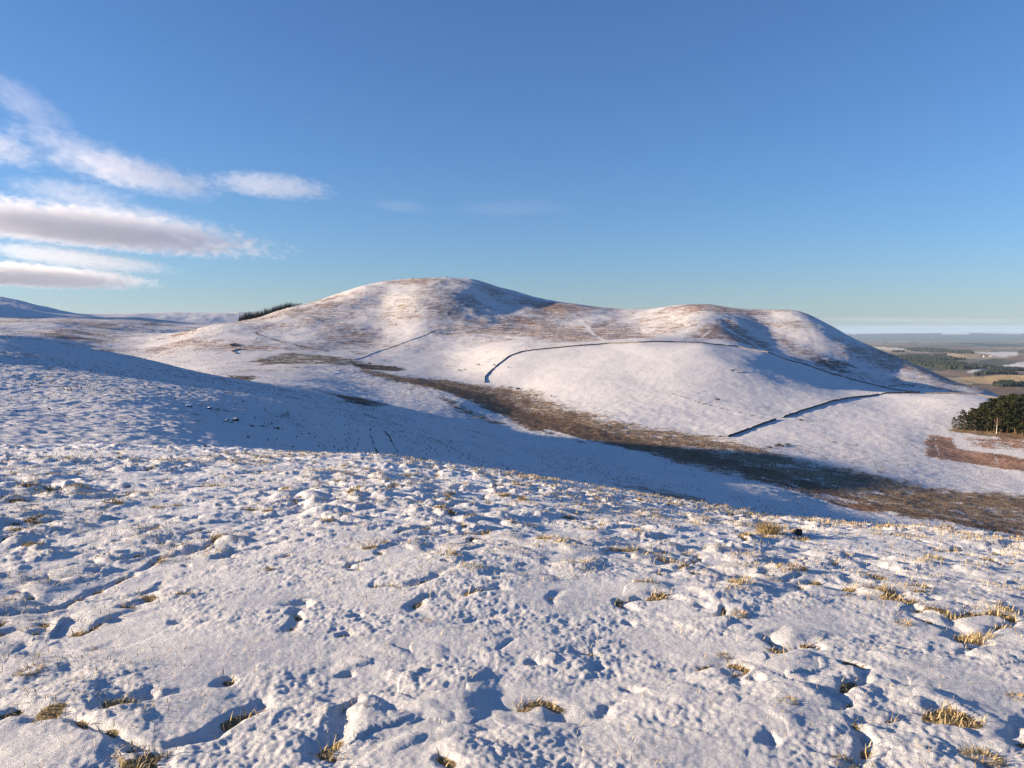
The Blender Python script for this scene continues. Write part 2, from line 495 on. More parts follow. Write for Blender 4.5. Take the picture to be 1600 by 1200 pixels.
# near ground
R, A, X, Y = grid_xy(RF, AZF)
Zf, G = fg_height(X, Y)
STK = STALK['w']
V = np.stack([X, Y, Zf], -1).reshape(-1, 3)
me = mesh_np('hilltop_ground', V, quads(len(RF), len(AZF)).reshape(-1, 4), MAT_F)
set_veg(me, np.stack([G * 0 + .3, G * 0 + .2, G * 0 + .1, G], -1).reshape(-1, 4))
VF, GF = V, G
X_F, Y_F = X, Y
R_AREA = np.gradient(RF)[:, None] * RF[:, None] * np.gradient(AZF)[None]
tag(link('hilltop_ground', me), 'lumpy snow over rough grass filling the foreground', kind='structure')

# everything beyond
R, A, X, Y = grid_xy(RM)
Zm = base_height(A, R) + relief(X, Y, R)

# ---- plant cover, laid out on the ground
def poly_sdf(P, x, y):
    """signed distance in metres, positive inside"""
    d = np.full(x.shape, 1e18); inside = np.zeros(x.shape, bool)
    n = len(P)
    for i in range(n):
        ax, ay = P[i]; bx, by = P[(i + 1) % n]
        ex, ey = bx - ax, by - ay
        t = np.clip(((x - ax) * ex + (y - ay) * ey) / (ex * ex + ey * ey + 1e-9), 0, 1)
        d = np.minimum(d, (x - ax - t * ex) ** 2 + (y - ay - t * ey) ** 2)
        c = (ay > y) != (by > y)
        with np.errstate(divide='ignore', invalid='ignore'):
            inside ^= c & (x < (bx - ax) * (y - ay) / (by - ay + 1e-12) + ax)
    return np.where(inside, 1, -1) * np.sqrt(d)

BOG = (0.135, 0.088, 0.052); HEATHER = (0.25, 0.175, 0.145); RUSH = (0.20, 0.142, 0.088); BRACKEN = (0.24, 0.145, 0.105); DARK = (0.06, 0.055, 0.05)
sub = (R > 60) & (R < 2200) & (np.abs(A) < rad(48))
xs, ys, rs_, az_s = X[sub], Y[sub], R[sub], A[sub]
VC = np.zeros((len(xs), 3)); VD = np.zeros(len(xs))
warp = 26 * fbm(xs, ys, 90, 4, 300, 0.6) * sstep(150, 700, rs_) + 5 * fbm(xs, ys, 14, 2, 305)
def cover(poly, colr, dens, soft, rr=(60, 2200), wamp=1.0):
    P = hits(poly, rr[0], rr[1])
    s = poly_sdf(P, xs, ys) + warp * wamp
    w = sstep(-soft, soft, s) * dens
    over = w > VD
    VC[over] = colr
    VD[:] = np.maximum(VD, w)
# thin overall scatter of rushes and grass through the snow
VD[:] = 0.21 + 0.22 * fbm(xs, ys, 130, 4, 310, 0.6); VC[:] = (0.11, 0.09, 0.065)
hill = (rs_ > 850)
VD[:] = np.where(hill, VD + 0.20 * sstep(850, 1000, rs_) + 0.30 * fbm(xs, ys, 110, 4, 320, 0.6), VD)
VC[hill] = HEATHER
fieldm = poly_sdf(hits([(765,597),(800,560),(870,543),(1050,537),(1200,550),(1300,588),(1400,611),(1500,616),(1590,640),(1450,690),(1250,690),(1140,680),(1000,655),(850,610)]), xs, ys)
VD[:] *= 1 - 0.75 * sstep(-5, 8, fieldm)
# main hill heather
cover([(450,530),(510,507),(590,512),(650,520),(600,542),(530,549)], HEATHER, 0.54, 45, (850, 1500))
cover([(690,518),(760,508),(800,492),(860,505),(900,508),(960,500),(1010,515),(1050,529),(960,536),(870,541),(780,527)], HEATHER, 0.54, 32, (840, 1500))
cover([(560,470),(650,455),(760,470),(800,500),(700,512),(560,505)], (0.27, 0.20, 0.13), 0.42, 40, (850, 1500))
cover([(1050,528),(1090,505),(1140,499),(1185,520),(1210,548),(1130,536)], HEATHER, 0.60, 18, (830, 1500))
cover([(1170,505),(1230,520),(1290,545),(1330,585),(1290,580),(1220,548)], HEATHER, 0.50, 28, (830, 1500))
cover([(1270,560),(1320,562),(1335,580),(1300,582)], DARK, 0.6, 14, (780, 1500))
cover([(1340,590),(1400,585),(1500,604),(1480,612),(1380,606)], DARK, 0.42, 20, (760, 1500))
cover([(930,478),(1000,500),(1060,505),(1150,480),(1100,478)], HEATHER, 0.40, 25, (900, 1500))
cover([(400,560),(470,552),(560,560),(590,568),(480,570),(390,572)], (0.13, 0.11, 0.08), 0.55, 14, (560, 1000))
# valley bog
cover([(545,572),(640,588),(700,592),(760,600),(830,608),(870,625),(960,655),(1050,672),(1135,685),(1200,700),(1290,722),(1400,745),(1500,765),(1600,772),(1700,790),
       (1700,850),(1600,838),(1400,802),(1300,775),(1200,748),(1100,728),(1000,703),(900,682),(830,668),(760,640),(700,614),(640,602),(545,580)], RUSH, 0.66, 20, (200, 800), 0.6)
cover([(600,588),(700,600),(780,622),(860,645),(960,672),(1060,696),(1150,712),(1230,735),(1330,768),(1450,800),(1600,828),(1700,850),
       (1600,842),(1400,806),(1300,779),(1200,752),(1100,732),(1000,706),(900,686),(830,672),(760,640),(700,612)], BOG, 0.82, 15, (200, 800), 0.45)
cover([(1000,705),(1100,722),(1200,742),(1300,768),(1420,800),(1380,806),(1240,768),(1080,732)], (0.20, 0.105, 0.06), 0.72, 14, (200, 800), 0.8)
cover([(545,566),(620,572),(640,579),(560,577)], DARK, 0.7, 8, (300, 1000), 0.2)
# heather by the pine wood
cover([(1440,690),(1452,677),(1490,684),(1500,700),(1560,708),(1610,718),(1640,740),(1600,738),(1520,726),(1450,712)], BRACKEN, 0.80, 5, (300, 800), 0.25)
cover([(1500,682),(1610,684),(1640,708),(1560,706),(1510,698)], BRACKEN, 0.55, 6, (300, 800), 0.2)
cover([(1475,672),(1500,668),(1610,676),(1640,690),(1560,684)], RUSH, 0.95, 3, (300, 800), 0.1)
# scrub streaks on the shaded slope
cover([(500,612),(560,620),(610,632),(600,638),(540,628)], DARK, 0.62, 6, (250, 800), 0.25)
cover([(350,586),(400,588),(398,592),(350,590)], DARK, 0.6, 5, (250, 800), 0.2)
cover([(900,735),(1050,765),(1150,790),(1120,800),(980,775)], RUSH, 0.42, 10, (120, 400), 0.3)
cover([(650,600),(700,640),(760,660),(820,668),(740,640)], BOG, 0.5, 10, (250, 700), 0.4)
def track(line, w, rr=(60, 2200), val=0.0, colr=None):
    d = line_dist(hits(line, *rr), xs, ys)
    k = 1 - sstep(w * 0.6, w * 1.4, d)
    VD[:] = VD * (1 - k) + val * k
    if colr is not None: VC[k > 0.3] = colr
track([(895,490),(915,508),(932,525),(945,533)], 1.7, (840, 1500), 0.12)
track([(903,494),(922,512)], 1.3, (840, 1500), 0.15)
track([(1120,504),(1145,520),(1168,532),(1192,546)], 1.8, (830, 1500), 0.12)
track([(1110,517),(1095,528)], 1.1, (830, 1500), 0.2)
track([(1040,612),(1090,628),(1150,643),(1206,655)], 1.1, (300, 800), 0.5, DARK)
track([(1240,662),(1270,675),(1300,690),(1360,700)], 1.0, (300, 800), 0.45, RUSH)
track([(1225,655),(1330,663),(1420,668),(1475,672)], 0.9, (300, 800), 0.45, RUSH)
track([(1466,678),(1460,690),(1468,712)], 0.35, (300, 800), 0.45)
track([(1552,706),(1560,726)], 0.35, (300, 800), 0.45)
track([(855,672),(920,690),(1000,712),(1090,745),(1180,775)], 2.0, (200, 500), 0.0)
track([(578,670),(582,690),(590,708)], 0.3, (80, 400), 0.5, DARK)
track([(600,672),(610,685),(614,694),(621,706)], 0.3, (80, 400), 0.6, DARK)
track([(400,520),(440,534),(480,543),(512,548)], 2.4, (700, 1400), 0.6, DARK)

veg = np.zeros(X.shape + (4,), np.float32)
veg[..., :3] = RUSH
tmp = np.concatenate([VC, np.clip(VD, 0, 1)[:, None]], 1)
veg[sub] = tmp
# ---- the low country: fields, woods and snow patches
low = (R > 1200) & (X > 150) & (Zm < -105)
fx, fy = X[low], Y[low]
f1, f2, c = worley(fx + 160 * perlin(fx / 700, fy / 700, 400), fy * 0.8, 620, 401)
f1b, f2b, cb = worley(fx, fy, 2300, 402)
pal = np.array([(0.26, 0.19, 0.10), (0.10, 0.10, 0.05), (0.15, 0.105, 0.065), (0.32, 0.25, 0.15), (0.045, 0.045, 0.03), (0.13, 0.11, 0.06), (0.20, 0.14, 0.09), (0.06, 0.055, 0.035)])
pc = pal[np.minimum((c * 8).astype(int), 7)]
hedge = (f2 - f1) < 0.035
pc = np.where(hedge[:, None], np.array([0.04, 0.04, 0.03]), pc)
snowy = np.clip(0.95 - 0.45 * (cb > 0.80) - 0.3 * sstep(0.15, 0.4, fbm(fx, fy, 1800, 2, 410)), 0.3, 1)
veg[low] = np.concatenate([pc, np.clip(snowy + 0.2, 0, 1)[:, None]], 1)
def field(poly, colr, dens, rr=(1500, 20000)):
    m_ = np.zeros(X.shape, bool); m_[low] = poly_sdf(hits(poly, *rr), fx, fy) > 0
    veg[m_] = tuple(colr) + (dens,)
field([(1362,541),(1430,544.5),(1432,548),(1375,546)], (0.5, 0.44, 0.33), 0.75)
field([(1455,552),(1490,551.5),(1512,557),(1500,560),(1470,556)], (0.40, 0.29, 0.16), 0.95)
field([(1500,590),(1540,588),(1610,586),(1610,597),(1560,600),(1530,598)], (0.42, 0.29, 0.13), 0.97)
field([(1510,582),(1540,576),(1610,564),(1610,571),(1590,576),(1550,576),(1520,583)], (0.4, 0.36, 0.3), 0.40)
field([(1440,576),(1510,580),(1560,571),(1600,562),(1560,560),(1520,566)], (0.06, 0.065, 0.035), 1.0)
field([(1565,563),(1585,556),(1610,553),(1610,564)], (0.17, 0.10, 0.06), 1.0)
field([(1520,550),(1590,551),(1590,555),(1560,557)], (0.5, 0.46, 0.42), 0.5)
uplands = (R > 23000)
right = uplands & (X > 0)
veg[right] = (0.085, 0.085, 0.075, 0.96)
veg[right & (Zm > 5), 3] = 0.25

# ---- split the land into its pieces
BP = ray(np.array([0,180,330,450,560,640,760,830,900,1000,1100,1200,1300,1400,1500,1600]), 522.0)[0]
V1 = np.interp(AZG, BP, [425,410,470,560,620,560,480,440,400,365,330,300,285,265,262,262])
V2 = np.interp(AZG, BP, [425,410,470,562,690,700,660,610,545,455,428,395,370,350,355,360])
HB = np.interp(AZG, BP, [425,410,472,650,960,1010,980,850,805,792,780,795,765,735,740,745])
BK = np.interp(AZG, BP, [425,411,1200,1330,1430,1500,1500,1480,1450,1430,1390,1350,1290,1220,1150,1100])
ql = quads(len(RM), len(AZG))
rc_ = 0.5 * (R[:-1, :-1] + R[1:, :-1]); ci = np.arange(len(AZG) - 1)
reg = np.zeros(rc_.shape, int)
for b_ in (V1, V2, HB, BK): reg += rc_ > b_[ci][None]
azc = AZG[ci][None] + 0 * rc_
reg = np.where((reg == 4) & (azc > rad(-3)), 5, reg)
Vm = np.stack([X, Y, Zm], -1).reshape(-1, 3)
vegf = veg.reshape(-1, 4)
# one set of normals for the whole sheet, so the pieces meet without a crease
gx = np.zeros(X.shape + (3,)); P3 = np.stack([X, Y, Zm], -1)
du = np.gradient(P3, axis=0); dv = np.gradient(P3, axis=1)
Nn = np.cross(dv, du); Nn /= np.linalg.norm(Nn, axis=-1, keepdims=True) + 1e-12
Nf = Nn.reshape(-1, 3)
names = [('hillside', 'snowy near hillside falling into blue shade beyond the foreground crest'),
         ('valley_floor', 'brown boggy valley floor with patches of snow'),
         ('pasture', 'smooth snow-covered pasture slope crossed by stone walls'),
         ('hill', 'broad rounded hill dusted with snow over brown heather'),
         ('far_hills', 'low snow-covered hills in blue shade at the far left'),
         ('plain', 'hazy lowland of fields and woods at the far right')]
for i, (nm, lb) in enumerate(names):
    F = ql[reg == i]
    used, inv = np.unique(F.ravel(), return_inverse=True)
    me = mesh_np(nm, Vm[used], inv.reshape(-1, 4), MAT_T)
    set_veg(me, vegf[used])
    me.normals_split_custom_set_from_vertices(Nf[used].astype(np.float32))
    tag(link(nm, me), lb, kind='structure')
# ------------------------------------------------------------------ materials for the things
def simple_mat(name, c1, c2, scale, rough=0.9, spec=0.2, bump=0.0, detail=4.0):
    m, nt, b = new_mat(name)
    k = NT(nt)
    P = k.obj()
    n = k.noise(P, scale, detail, 0.65)
    k.put(b.inputs['Base Color'], k.mix(k.maprange(n, 0.3, 0.7), c1 + (1,), c2 + (1,)))
    b.inputs['Roughness'].default_value = rough
    b.inputs['Specular IOR Level'].default_value = spec
    if bump: k.put(b.inputs['Normal'], k.bump(n, bump))
    return m

def foliage_mat(name, c1, c2):
    """leaf colour varies from clump to clump (vertex attribute 'tone') and from tree to tree"""
    m, nt, b = new_mat(name)
    k = NT(nt)
    a = k.n('ShaderNodeAttribute', attribute_name='tone')
    oi = k.n('ShaderNodeObjectInfo')
    f = k.math('ADD', k.math('MULTIPLY', a.outputs['Fac'], 0.7), k.math('MULTIPLY', oi.outputs['Random'], 0.3))
    k.put(b.inputs['Base Color'], k.mix(f, c1 + (1,), c2 + (1,)))
    b.inputs['Roughness'].default_value = 0.8
    b.inputs['Specular IOR Level'].default_value = 0.15
    return m

def rock_mat(name, c1, c2, snow_from=0.75):
    """stone with snow lying on whatever faces up"""
    m, nt, b = new_mat(name)
    k = NT(nt)
    P = k.obj()
    n = k.noise(P, 3.0, 5.0, 0.65)
    stone = k.mix(k.maprange(n, 0.3, 0.7), c1 + (1,), c2 + (1,))
    g = k.n('ShaderNodeNewGeometry')
    sx = k.n('ShaderNodeSeparateXYZ'); k.put(sx.inputs[0], g.outputs['Normal'])
    up = k.math('ADD', sx.outputs['Z'], k.math('MULTIPLY', k.math('SUBTRACT', n, 0.5), 0.5))
    k.put(b.inputs['Base Color'], k.mix(k.maprange(up, snow_from - 0.08, snow_from + 0.08), stone, SNOW))
    b.inputs['Roughness'].default_value = 0.85
    k.put(b.inputs['Normal'], k.bump(n, 0.06))
    return m

M_STONE = simple_mat('dry_stone', (0.06, 0.054, 0.050), (0.19, 0.165, 0.145), 0.9, bump=0.1)
M_COPE = rock_mat('coping_stone', (0.06, 0.055, 0.05), (0.19, 0.165, 0.145), 0.90)
M_ROCK = rock_mat('snow_dusted_rock', (0.035, 0.035, 0.038), (0.10, 0.095, 0.09), 0.80)
M_DARKROCK = simple_mat('dark_bare_rock', (0.02, 0.02, 0.022), (0.06, 0.055, 0.055), 9.0, bump=0.02)
M_COW = simple_mat('black_hide', (0.010, 0.009, 0.009), (0.022, 0.019, 0.017), 2.0, rough=0.7)
M_BARK = simple_mat('pine_bark', (0.10, 0.06, 0.04), (0.20, 0.125, 0.08), 1.2, bump=0.05)
M_DARKBARK = simple_mat('spruce_bark', (0.045, 0.035, 0.03), (0.09, 0.07, 0.055), 1.2)
M_BIRCHBARK = simple_mat('birch_bark', (0.50, 0.45, 0.38), (0.66, 0.62, 0.55), 2.0)
M_TWIG = simple_mat('birch_twigs', (0.13, 0.07, 0.05), (0.20, 0.11, 0.075), 2.0)
M_PINE = foliage_mat('pine_needles', (0.015, 0.024, 0.009), (0.062, 0.064, 0.024))
M_SPRUCE = foliage_mat('spruce_needles', (0.010, 0.018, 0.012), (0.030, 0.042, 0.022))
M_WOOD = foliage_mat('far_canopy', (0.012, 0.020, 0.015), (0.034, 0.040, 0.026))
M_STRAW = foliage_mat('dead_grass_blades', (0.27, 0.20, 0.10), (0.64, 0.51, 0.29))
M_WHITEWALL = simple_mat('limewashed_wall', (0.72, 0.71, 0.68), (0.80, 0.79, 0.76), 0.5)
M_SLATE = simple_mat('slate_roof', (0.06, 0.06, 0.065), (0.11, 0.11, 0.115), 0.5)
M_PANE = simple_mat('window_glass', (0.02, 0.025, 0.03), (0.04, 0.045, 0.05), 0.5, rough=0.1, spec=0.5)

def tone_attr(me, vals):
    a = me.attributes.new('tone', 'FLOAT', 'POINT')
    a.data.foreach_set('value', np.asarray(vals, np.float32))

# ------------------------------------------------------------------ dry stone walls
def resample(P, step):
    P = np.asarray(P, float)
    seg = np.hypot(*np.diff(P, axis=0).T); s = np.concatenate([[0], np.cumsum(seg)])
    n = max(3, int(s[-1] / step))
    t = np.linspace(0, s[-1], n)
    # rounded corners: smooth the polyline a little
    Q = np.stack([np.interp(t, s, P[:, 0]), np.interp(t, s, P[:, 1])], 1)
    for _ in range(4):
        Q[1:-1] = 0.25 * Q[:-2] + 0.5 * Q[1:-1] + 0.25 * Q[2:]
    return Q

def strip(Q, prof, jitter, seed):
    """sweep an open-bottomed profile [(offset, height)...] along Q on the ground"""
    rr = np.random.default_rng(seed)
    n = len(Q)
    T = np.gradient(Q, axis=0); T /= np.linalg.norm(T, axis=1, keepdims=True) + 1e-9
    Nn_ = np.stack([-T[:, 1], T[:, 0]], 1)
    sag = 1 + jitter * (fbm(np.arange(n) / 6.0, np.zeros(n) + seed, 1.0, 3, seed) + 0.5 * rr.normal(size=n))
    sag = np.clip(sag - 0.75 * np.clip(fbm(np.arange(n) / 9.0, np.zeros(n) + 3.3 * seed, 1.0, 2, seed + 50) - 0.33, 0, 1) * 3, 0.15, 1.5)
    V = []
    for (o, h) in prof:
        xy = Q + Nn_ * (o + 0.05 * rr.normal(size=(n, 1)))
        z = ground(Q[:, 0], Q[:, 1])
        hh = h * sag if h > 0 else np.full(n, h)
        V.append(np.stack([xy[:, 0], xy[:, 1], z + hh], 1))
    m = len(prof)
    V = np.stack(V, 1).reshape(-1, 3)
    F = []
    for i in range(n - 1):
        for j in range(m - 1):
            a = i * m + j
            F.append((a, a + m, a + m + 1, a + 1))
    # close both ends
    F += [(0, 1, 2, 3) if m == 4 else (0, 1, 2, 2)] if m == 4 else []
    b0 = (n - 1) * m
    if m == 4: F += [(b0 + 3, b0 + 2, b0 + 1, b0)]
    return V, np.array(F)

def stone_wall(px_line, rr, height, label, group=None, width=0.8, step=1.3, seed=1, ring=None):
    P = hits(px_line, *rr) if ring is None else ring
    Q = resample(P, step)
    o0 = Vector((Q[0][0], Q[0][1], float(ground(*Q[0]))))
    root = empty('stone_wall', o0)
    V, F = strip(Q, [(-width / 2, -0.4), (-width * 0.34, height), (width * 0.34, height), (width / 2, -0.4)], 0.14, seed)
    link('wall_face', mesh_np('wall_face', V - np.array(o0), F, M_STONE, False), root)
    V, F = strip(Q, [(-width * 0.40, height * 0.98), (-width * 0.24, height * 1.16), (width * 0.24, height * 1.16), (width * 0.40, height * 0.98)], 0.10, seed)
    link('coping', mesh_np('coping', V - np.array(o0), F, M_COPE, False), root)
    return tag(root, label, 'wall', group)

G_W = 'dry stone walls on the pasture'
stone_wall([(757,598),(757,590),(764,582),(778,570),(795,557),(815,550),(850,545.5),(900,541),(950,537),(1000,535.5),(1050,534.5),(1100,536),(1150,541),(1200,548),(1250,563),(1300,582),(1330,592),(1370,603),(1410,609),(1438,612)],
           (480, 860), 0.95, 'long dark stone wall curving over the top of the snowy pasture', G_W, seed=3)
stone_wall([(1137,683),(1165,673),(1195,662),(1212,656)], (380, 800), 1.1, 'short straight stone wall rising from the brown bog to the gateway', G_W, seed=4)
stone_wall([(1222,653),(1250,643),(1290,631),(1330,622),(1380,615.5),(1436,612.5)], (380, 800), 1.05, 'dark stone wall climbing from the gateway to the pasture skyline', G_W, seed=5)
stone_wall([(1446,612.3),(1480,613.3),(1530,617.5),(1570,622)], (560, 800), 0.9, 'low stone wall along the pasture skyline towards the pine wood', G_W, seed=6)
stone_wall([(553,562),(580,553),(610,543),(645,530),(680,516)], (700, 1200), 0.40, 'thin stone wall slanting up to the foot of the main hill', G_W, width=0.7, step=2.0, seed=7)
stone_wall([(682,515.5),(710,516),(760,520.5),(800,523)], (800, 1200), 0.40, 'thin level stone wall along the foot of the main hill', G_W, width=0.7, step=2.0, seed=8)

# old sheepfolds
def ring_at(px, py, rr, rx, ry, gap=0.0):
    c = hit(px, py, *rr)
    t = np.linspace(gap, 2 * math.pi, 26)
    return np.stack([c[0] + rx * np.cos(t), c[1] + ry * np.sin(t)], 1)
def fold(px, py, rr, rx, ry, h, label, gap=0.5, seed=1):
    Q = resample(ring_at(px, py, rr, rx, ry, gap), 0.8)
    o0 = Vector((Q[0][0], Q[0][1], float(ground(*Q[0]))))
    V, F = strip(Q, [(-0.45, -0.3), (-0.3, h), (0.3, h), (0.45, -0.3)], 0.12, seed)
    o = link('sheepfold', mesh_np('sheepfold', V - np.array(o0), F, M_STONE, False), None, o0)
    return tag(o, label, 'sheepfold')
fold(366, 539.5, (650, 1150), 4.7, 6.5, 1.1, 'small round stone sheepfold on the left foot of the hill', seed=21)
fold(1152, 580, (500, 800), 5.5, 4.0, 0.35, 'faint oval ring of low stones in the snowy pasture', seed=22)
P_ = hits([(376, 545.5), (361, 549.5), (369, 553)], 650, 1100)
Q_ = resample(P_, 0.8); o0 = Vector((Q_[1][0], Q_[1][1], float(ground(*Q_[1]))))
V_, F_ = strip(Q_, [(-0.4, -0.3), (-0.3, 1.0), (0.3, 1.0), (0.4, -0.3)], 0.12, 23)
tag(link('ruined_wall', mesh_np('ruined_wall', V_ - np.array(o0), F_, M_STONE, False), None, o0), 'bent length of ruined wall just below the round sheepfold', 'wall')

# ------------------------------------------------------------------ stones
def lumpy(name, sx, sy, sz, seed, mat, sub=3, amp=0.25):
    bm = bmesh.new()
    bmesh.ops.create_icosphere(bm, subdivisions=sub, radius=1.0)
    rr = random.Random(seed)
    dirs = [(Vector((rr.gauss(0, 1), rr.gauss(0, 1), rr.gauss(0, 1))).normalized(), rr.uniform(0.55, 0.95)) for _ in range(9)]
    for v in bm.verts:
        p = v.co.copy()
        for d, c in dirs:                           # planar cuts give a broken, faceted stone
            q = p.dot(d)
            if q > c: p -= d * (q - c) * 0.9
        p *= 1 + amp * 0.3 * math.sin(5 * p.x + seed) * math.cos(4 * p.y - seed)
        v.co = Vector((p.x * sx, p.y * sy, p.z * sz))
    me = bpy.data.meshes.new(name); bm.to_mesh(me); bm.free()
    me.materials.append(mat)
    return me

BOULDERS = [(295, 634, 0.55, 'dark boulder highest up the blue shaded slope at left'),
            (327, 638, 0.50, 'lone dark boulder right of the highest one on the shaded slope'),
            (357, 658, 0.75, 'wide snow-capped boulder, left one of the touching pair on the shaded slope'),
            (368, 656, 0.65, 'snow-capped boulder, right one of the touching pair on the shaded slope'),
            (394, 665, 0.50, 'small snow-capped boulder between the pair and the lowest one'),
            (410, 665, 0.35, 'smallest dark stone low on the shaded slope'),
            (432, 669, 0.55, 'dark boulder lowest and farthest right on the shaded slope')]
for i, (px, py, s, lb) in enumerate(BOULDERS):
    p = at(px, py + 1, 60, 500, 0.1 * s)
    tag(link('boulder', lumpy('boulder', s * 1.15, s, s * 0.72, 40 + i, M_ROCK), None, p), lb, 'boulder', 'boulders on the shaded slope').rotation_euler.z = i * 1.3

def cairn(px, py, w, h, label, seed):
    """a heap of stones on the hilltop"""
    p = at(px, py, 900, 1700)
    rr = random.Random(seed)
    bm = bmesh.new()
    for i in range(46):
        t = rr.random() ** 0.8
        r = w * (1 - t) * math.sqrt(rr.random()); a = rr.random() * 6.283
        s = w * rr.uniform(0.16, 0.30)
        mtx = Matrix.Translation((r * math.cos(a), r * math.sin(a), t * h * 0.92)) @ Matrix.Rotation(rr.random() * 6, 4, (rr.random(), rr.random(), rr.random())) @ Matrix.Diagonal((s, s * 0.8, s * 0.6, 1))
        bmesh.ops.create_icosphere(bm, subdivisions=1, radius=1.0, matrix=mtx)
    me = bpy.data.meshes.new('cairn'); bm.to_mesh(me); bm.free(); me.materials.append(M_DARKROCK)
    return tag(link('cairn', me, None, p + Vector((0, 0, -0.2))), label, 'cairn', 'cairns on the main hill')
cairn(698.5, 432, 1.7, 2.4, 'stone cairn on the very top of the main hill', 3)
cairn(645, 436, 1.8, 1.7, 'low stone heap on the skyline left of the summit', 4)

# ------------------------------------------------------------------ cattle
def skin_mesh(name, verts, edges, radii, root, mat):
    me = bpy.data.meshes.new(name + '_bones')
    me.from_pydata(verts, edges, [])
    o = bpy.data.objects.new(name + '_bones', me); col.objects.link(o)
    o.modifiers.new('skin', 'SKIN'); 
    sk = me.skin_vertices[0].data
    for i, r in enumerate(radii):
        sk[i].radius = r if isinstance(r, tuple) else (r, r); sk[i].use_root = (i == root)
    o.modifiers.new('sub', 'SUBSURF').levels = 1
    dg = bpy.context.evaluated_depsgraph_get()
    out = bpy.data.meshes.new_from_object(o.evaluated_get(dg))
    bpy.data.objects.remove(o); out.name = name
    out.materials.clear(); out.materials.append(mat)
    return out

def cow_mesh(pose):
    V = [(-0.85, 0, 1.08), (-0.35, 0, 1.02), (0.20, 0, 1.00), (0.62, 0, 1.06)]      # rump, loin, ribs, shoulder
    R_ = [(0.27, 0.33), (0.31, 0.37), (0.32, 0.38), (0.25, 0.36)]
    E = [(0, 1), (1, 2), (2, 3)]
    if pose == 'graze':   neck, head, muzzle = (0.98, 0, 0.78), (1.20, 0, 0.42), (1.34, 0, 0.14)
    elif pose == 'alert': neck, head, muzzle = (0.92, 0, 1.40), (1.08, 0, 1.66), (1.38, 0, 1.58)
    else:                 neck, head, muzzle = (0.98, 0, 1.20), (1.26, 0, 1.26), (1.56, 0, 1.08)
    V += [neck, head, muzzle]; R_ += [(0.17, 0.22), (0.14, 0.15), (0.09, 0.09)]; E += [(3, 4), (4, 5), (5, 6)]
    for s in (-1, 1):                                                              # ears
        V.append((head[0] - 0.02, s * 0.24, head[2] + 0.06)); R_.append(0.045); E.append((5, len(V) - 1))
    for s in (-1, 1):
        b = len(V)                                                                 # fore legs
        V += [(0.58, s * 0.19, 0.78), (0.60, s * 0.20, 0.42), (0.58, s * 0.20, 0.10), (0.62, s * 0.20, 0.02)]
        R_ += [0.13, 0.075, 0.055, 0.07]; E += [(3, b), (b, b + 1), (b + 1, b + 2), (b + 2, b + 3)]
        b = len(V)                                                                 # hind legs: stifle, hock, fetlock
        V += [(-0.68, s * 0.20, 0.76), (-0.92, s * 0.20, 0.48), (-0.86, s * 0.20, 0.12), (-0.82, s * 0.20, 0.02)]
        R_ += [0.16, 0.075, 0.055, 0.07]; E += [(0, b), (b, b + 1), (b + 1, b + 2), (b + 2, b + 3)]
    b = len(V)                                                                     # tail
    V += [(-1.16, 0, 1.12), (-1.22, 0, 0.72), (-1.20, 0, 0.45)]; R_ += [0.05, 0.03, 0.05]; E += [(0, b), (b, b + 1), (b + 1, b + 2)]
    return skin_mesh('cow', V, E, R_, 1, M_COW)
COWS = {k: cow_mesh(k) for k in ('graze', 'alert', 'stand')}
HERD = [(580.3, 559, 'stand', 0.2, 1.0, 'black cow beside the slanting wall, uppermost of the left herd'),
        (603, 558.5, 'graze', 1.4, .85, 'black cow nearest the slanting wall on its right side'),
        (600.6, 564, 'stand', 0.4, .95, 'black cow standing alone midway between wall and dark scrub'),
        (577.5, 568.3, 'graze', 3.0, 1.05, 'black cow at the top edge of the small dark scrub patch'),
        (563, 569.5, 'graze', 2.6, .95, 'black cow farthest left, at the end of the dark scrub patch'),
        (597, 572.5, 'graze', 0.1, .95, 'black cow on the snow just right of the dark scrub patch'),
        (617.8, 574.8, 'stand', 3.1, .95, 'black cow farthest right of the left herd'),
        (716.6, 579.5, 'graze', 3.2, 1.1, 'left cow of the close group of three black cows'),
        (720.8, 580.4, 'graze', 0.2, 1.05, 'middle and lowest cow of the close group of three'),
        (726.7, 578.6, 'graze', 0.0, 1.1, 'right cow of the close group of three black cows'),
        (747.8, 570.8, 'graze', 3.1, 1.1, 'black cow between the group of three and the curved wall'),
        (772.5, 571.2, 'stand', 3.0, 1.1, 'black cow close up to the outside of the curved wall'),
        (794.6, 575, 'stand', 1.3, .95, 'small black cow just inside the curved wall'),
        (862, 620.8, 'alert', 1.7, 1.0, 'black cow at the lower edge of the pasture above the bog'),
        (1121.5, 627, 'alert', 2.75, 1.25, 'black cow with raised head alone in the middle of the pasture'),
        (1252, 658.5, 'graze', 0.3, 1.05, 'black cow grazing below the gateway near the stone wall')]
for px, py, pose, rz, s, lb in HERD:
    o = link('cow', COWS[pose], None, at(px, py, 350, 1100, -0.02))
    o.rotation_euler.z = rz; o.scale = (s, s, s)
    tag(o, lb, 'cow', 'black cattle on the snowy pastures')

# ------------------------------------------------------------------ trees
def tube(path, radii, sides=6):
    """tapered round limb"""
    path = np.asarray(path, float); n = len(path)
    T = np.gradient(path, axis=0); T /= np.linalg.norm(T, axis=1, keepdims=True)
    ref = np.array([1.0, 0.1, 0.0]); V = []
    for i in range(n):
        a = np.cross(T[i], ref); a /= np.linalg.norm(a); b = np.cross(T[i], a)
        for k in range(sides):
            t = 2 * math.pi * k / sides
            V.append(path[i] + radii[i] * (math.cos(t) * a + math.sin(t) * b))
    F = [(i * sides + k, i * sides + (k + 1) % sides, (i + 1) * sides + (k + 1) % sides, (i + 1) * sides + k) for i in range(n - 1) for k in range(sides)]
    return V, F

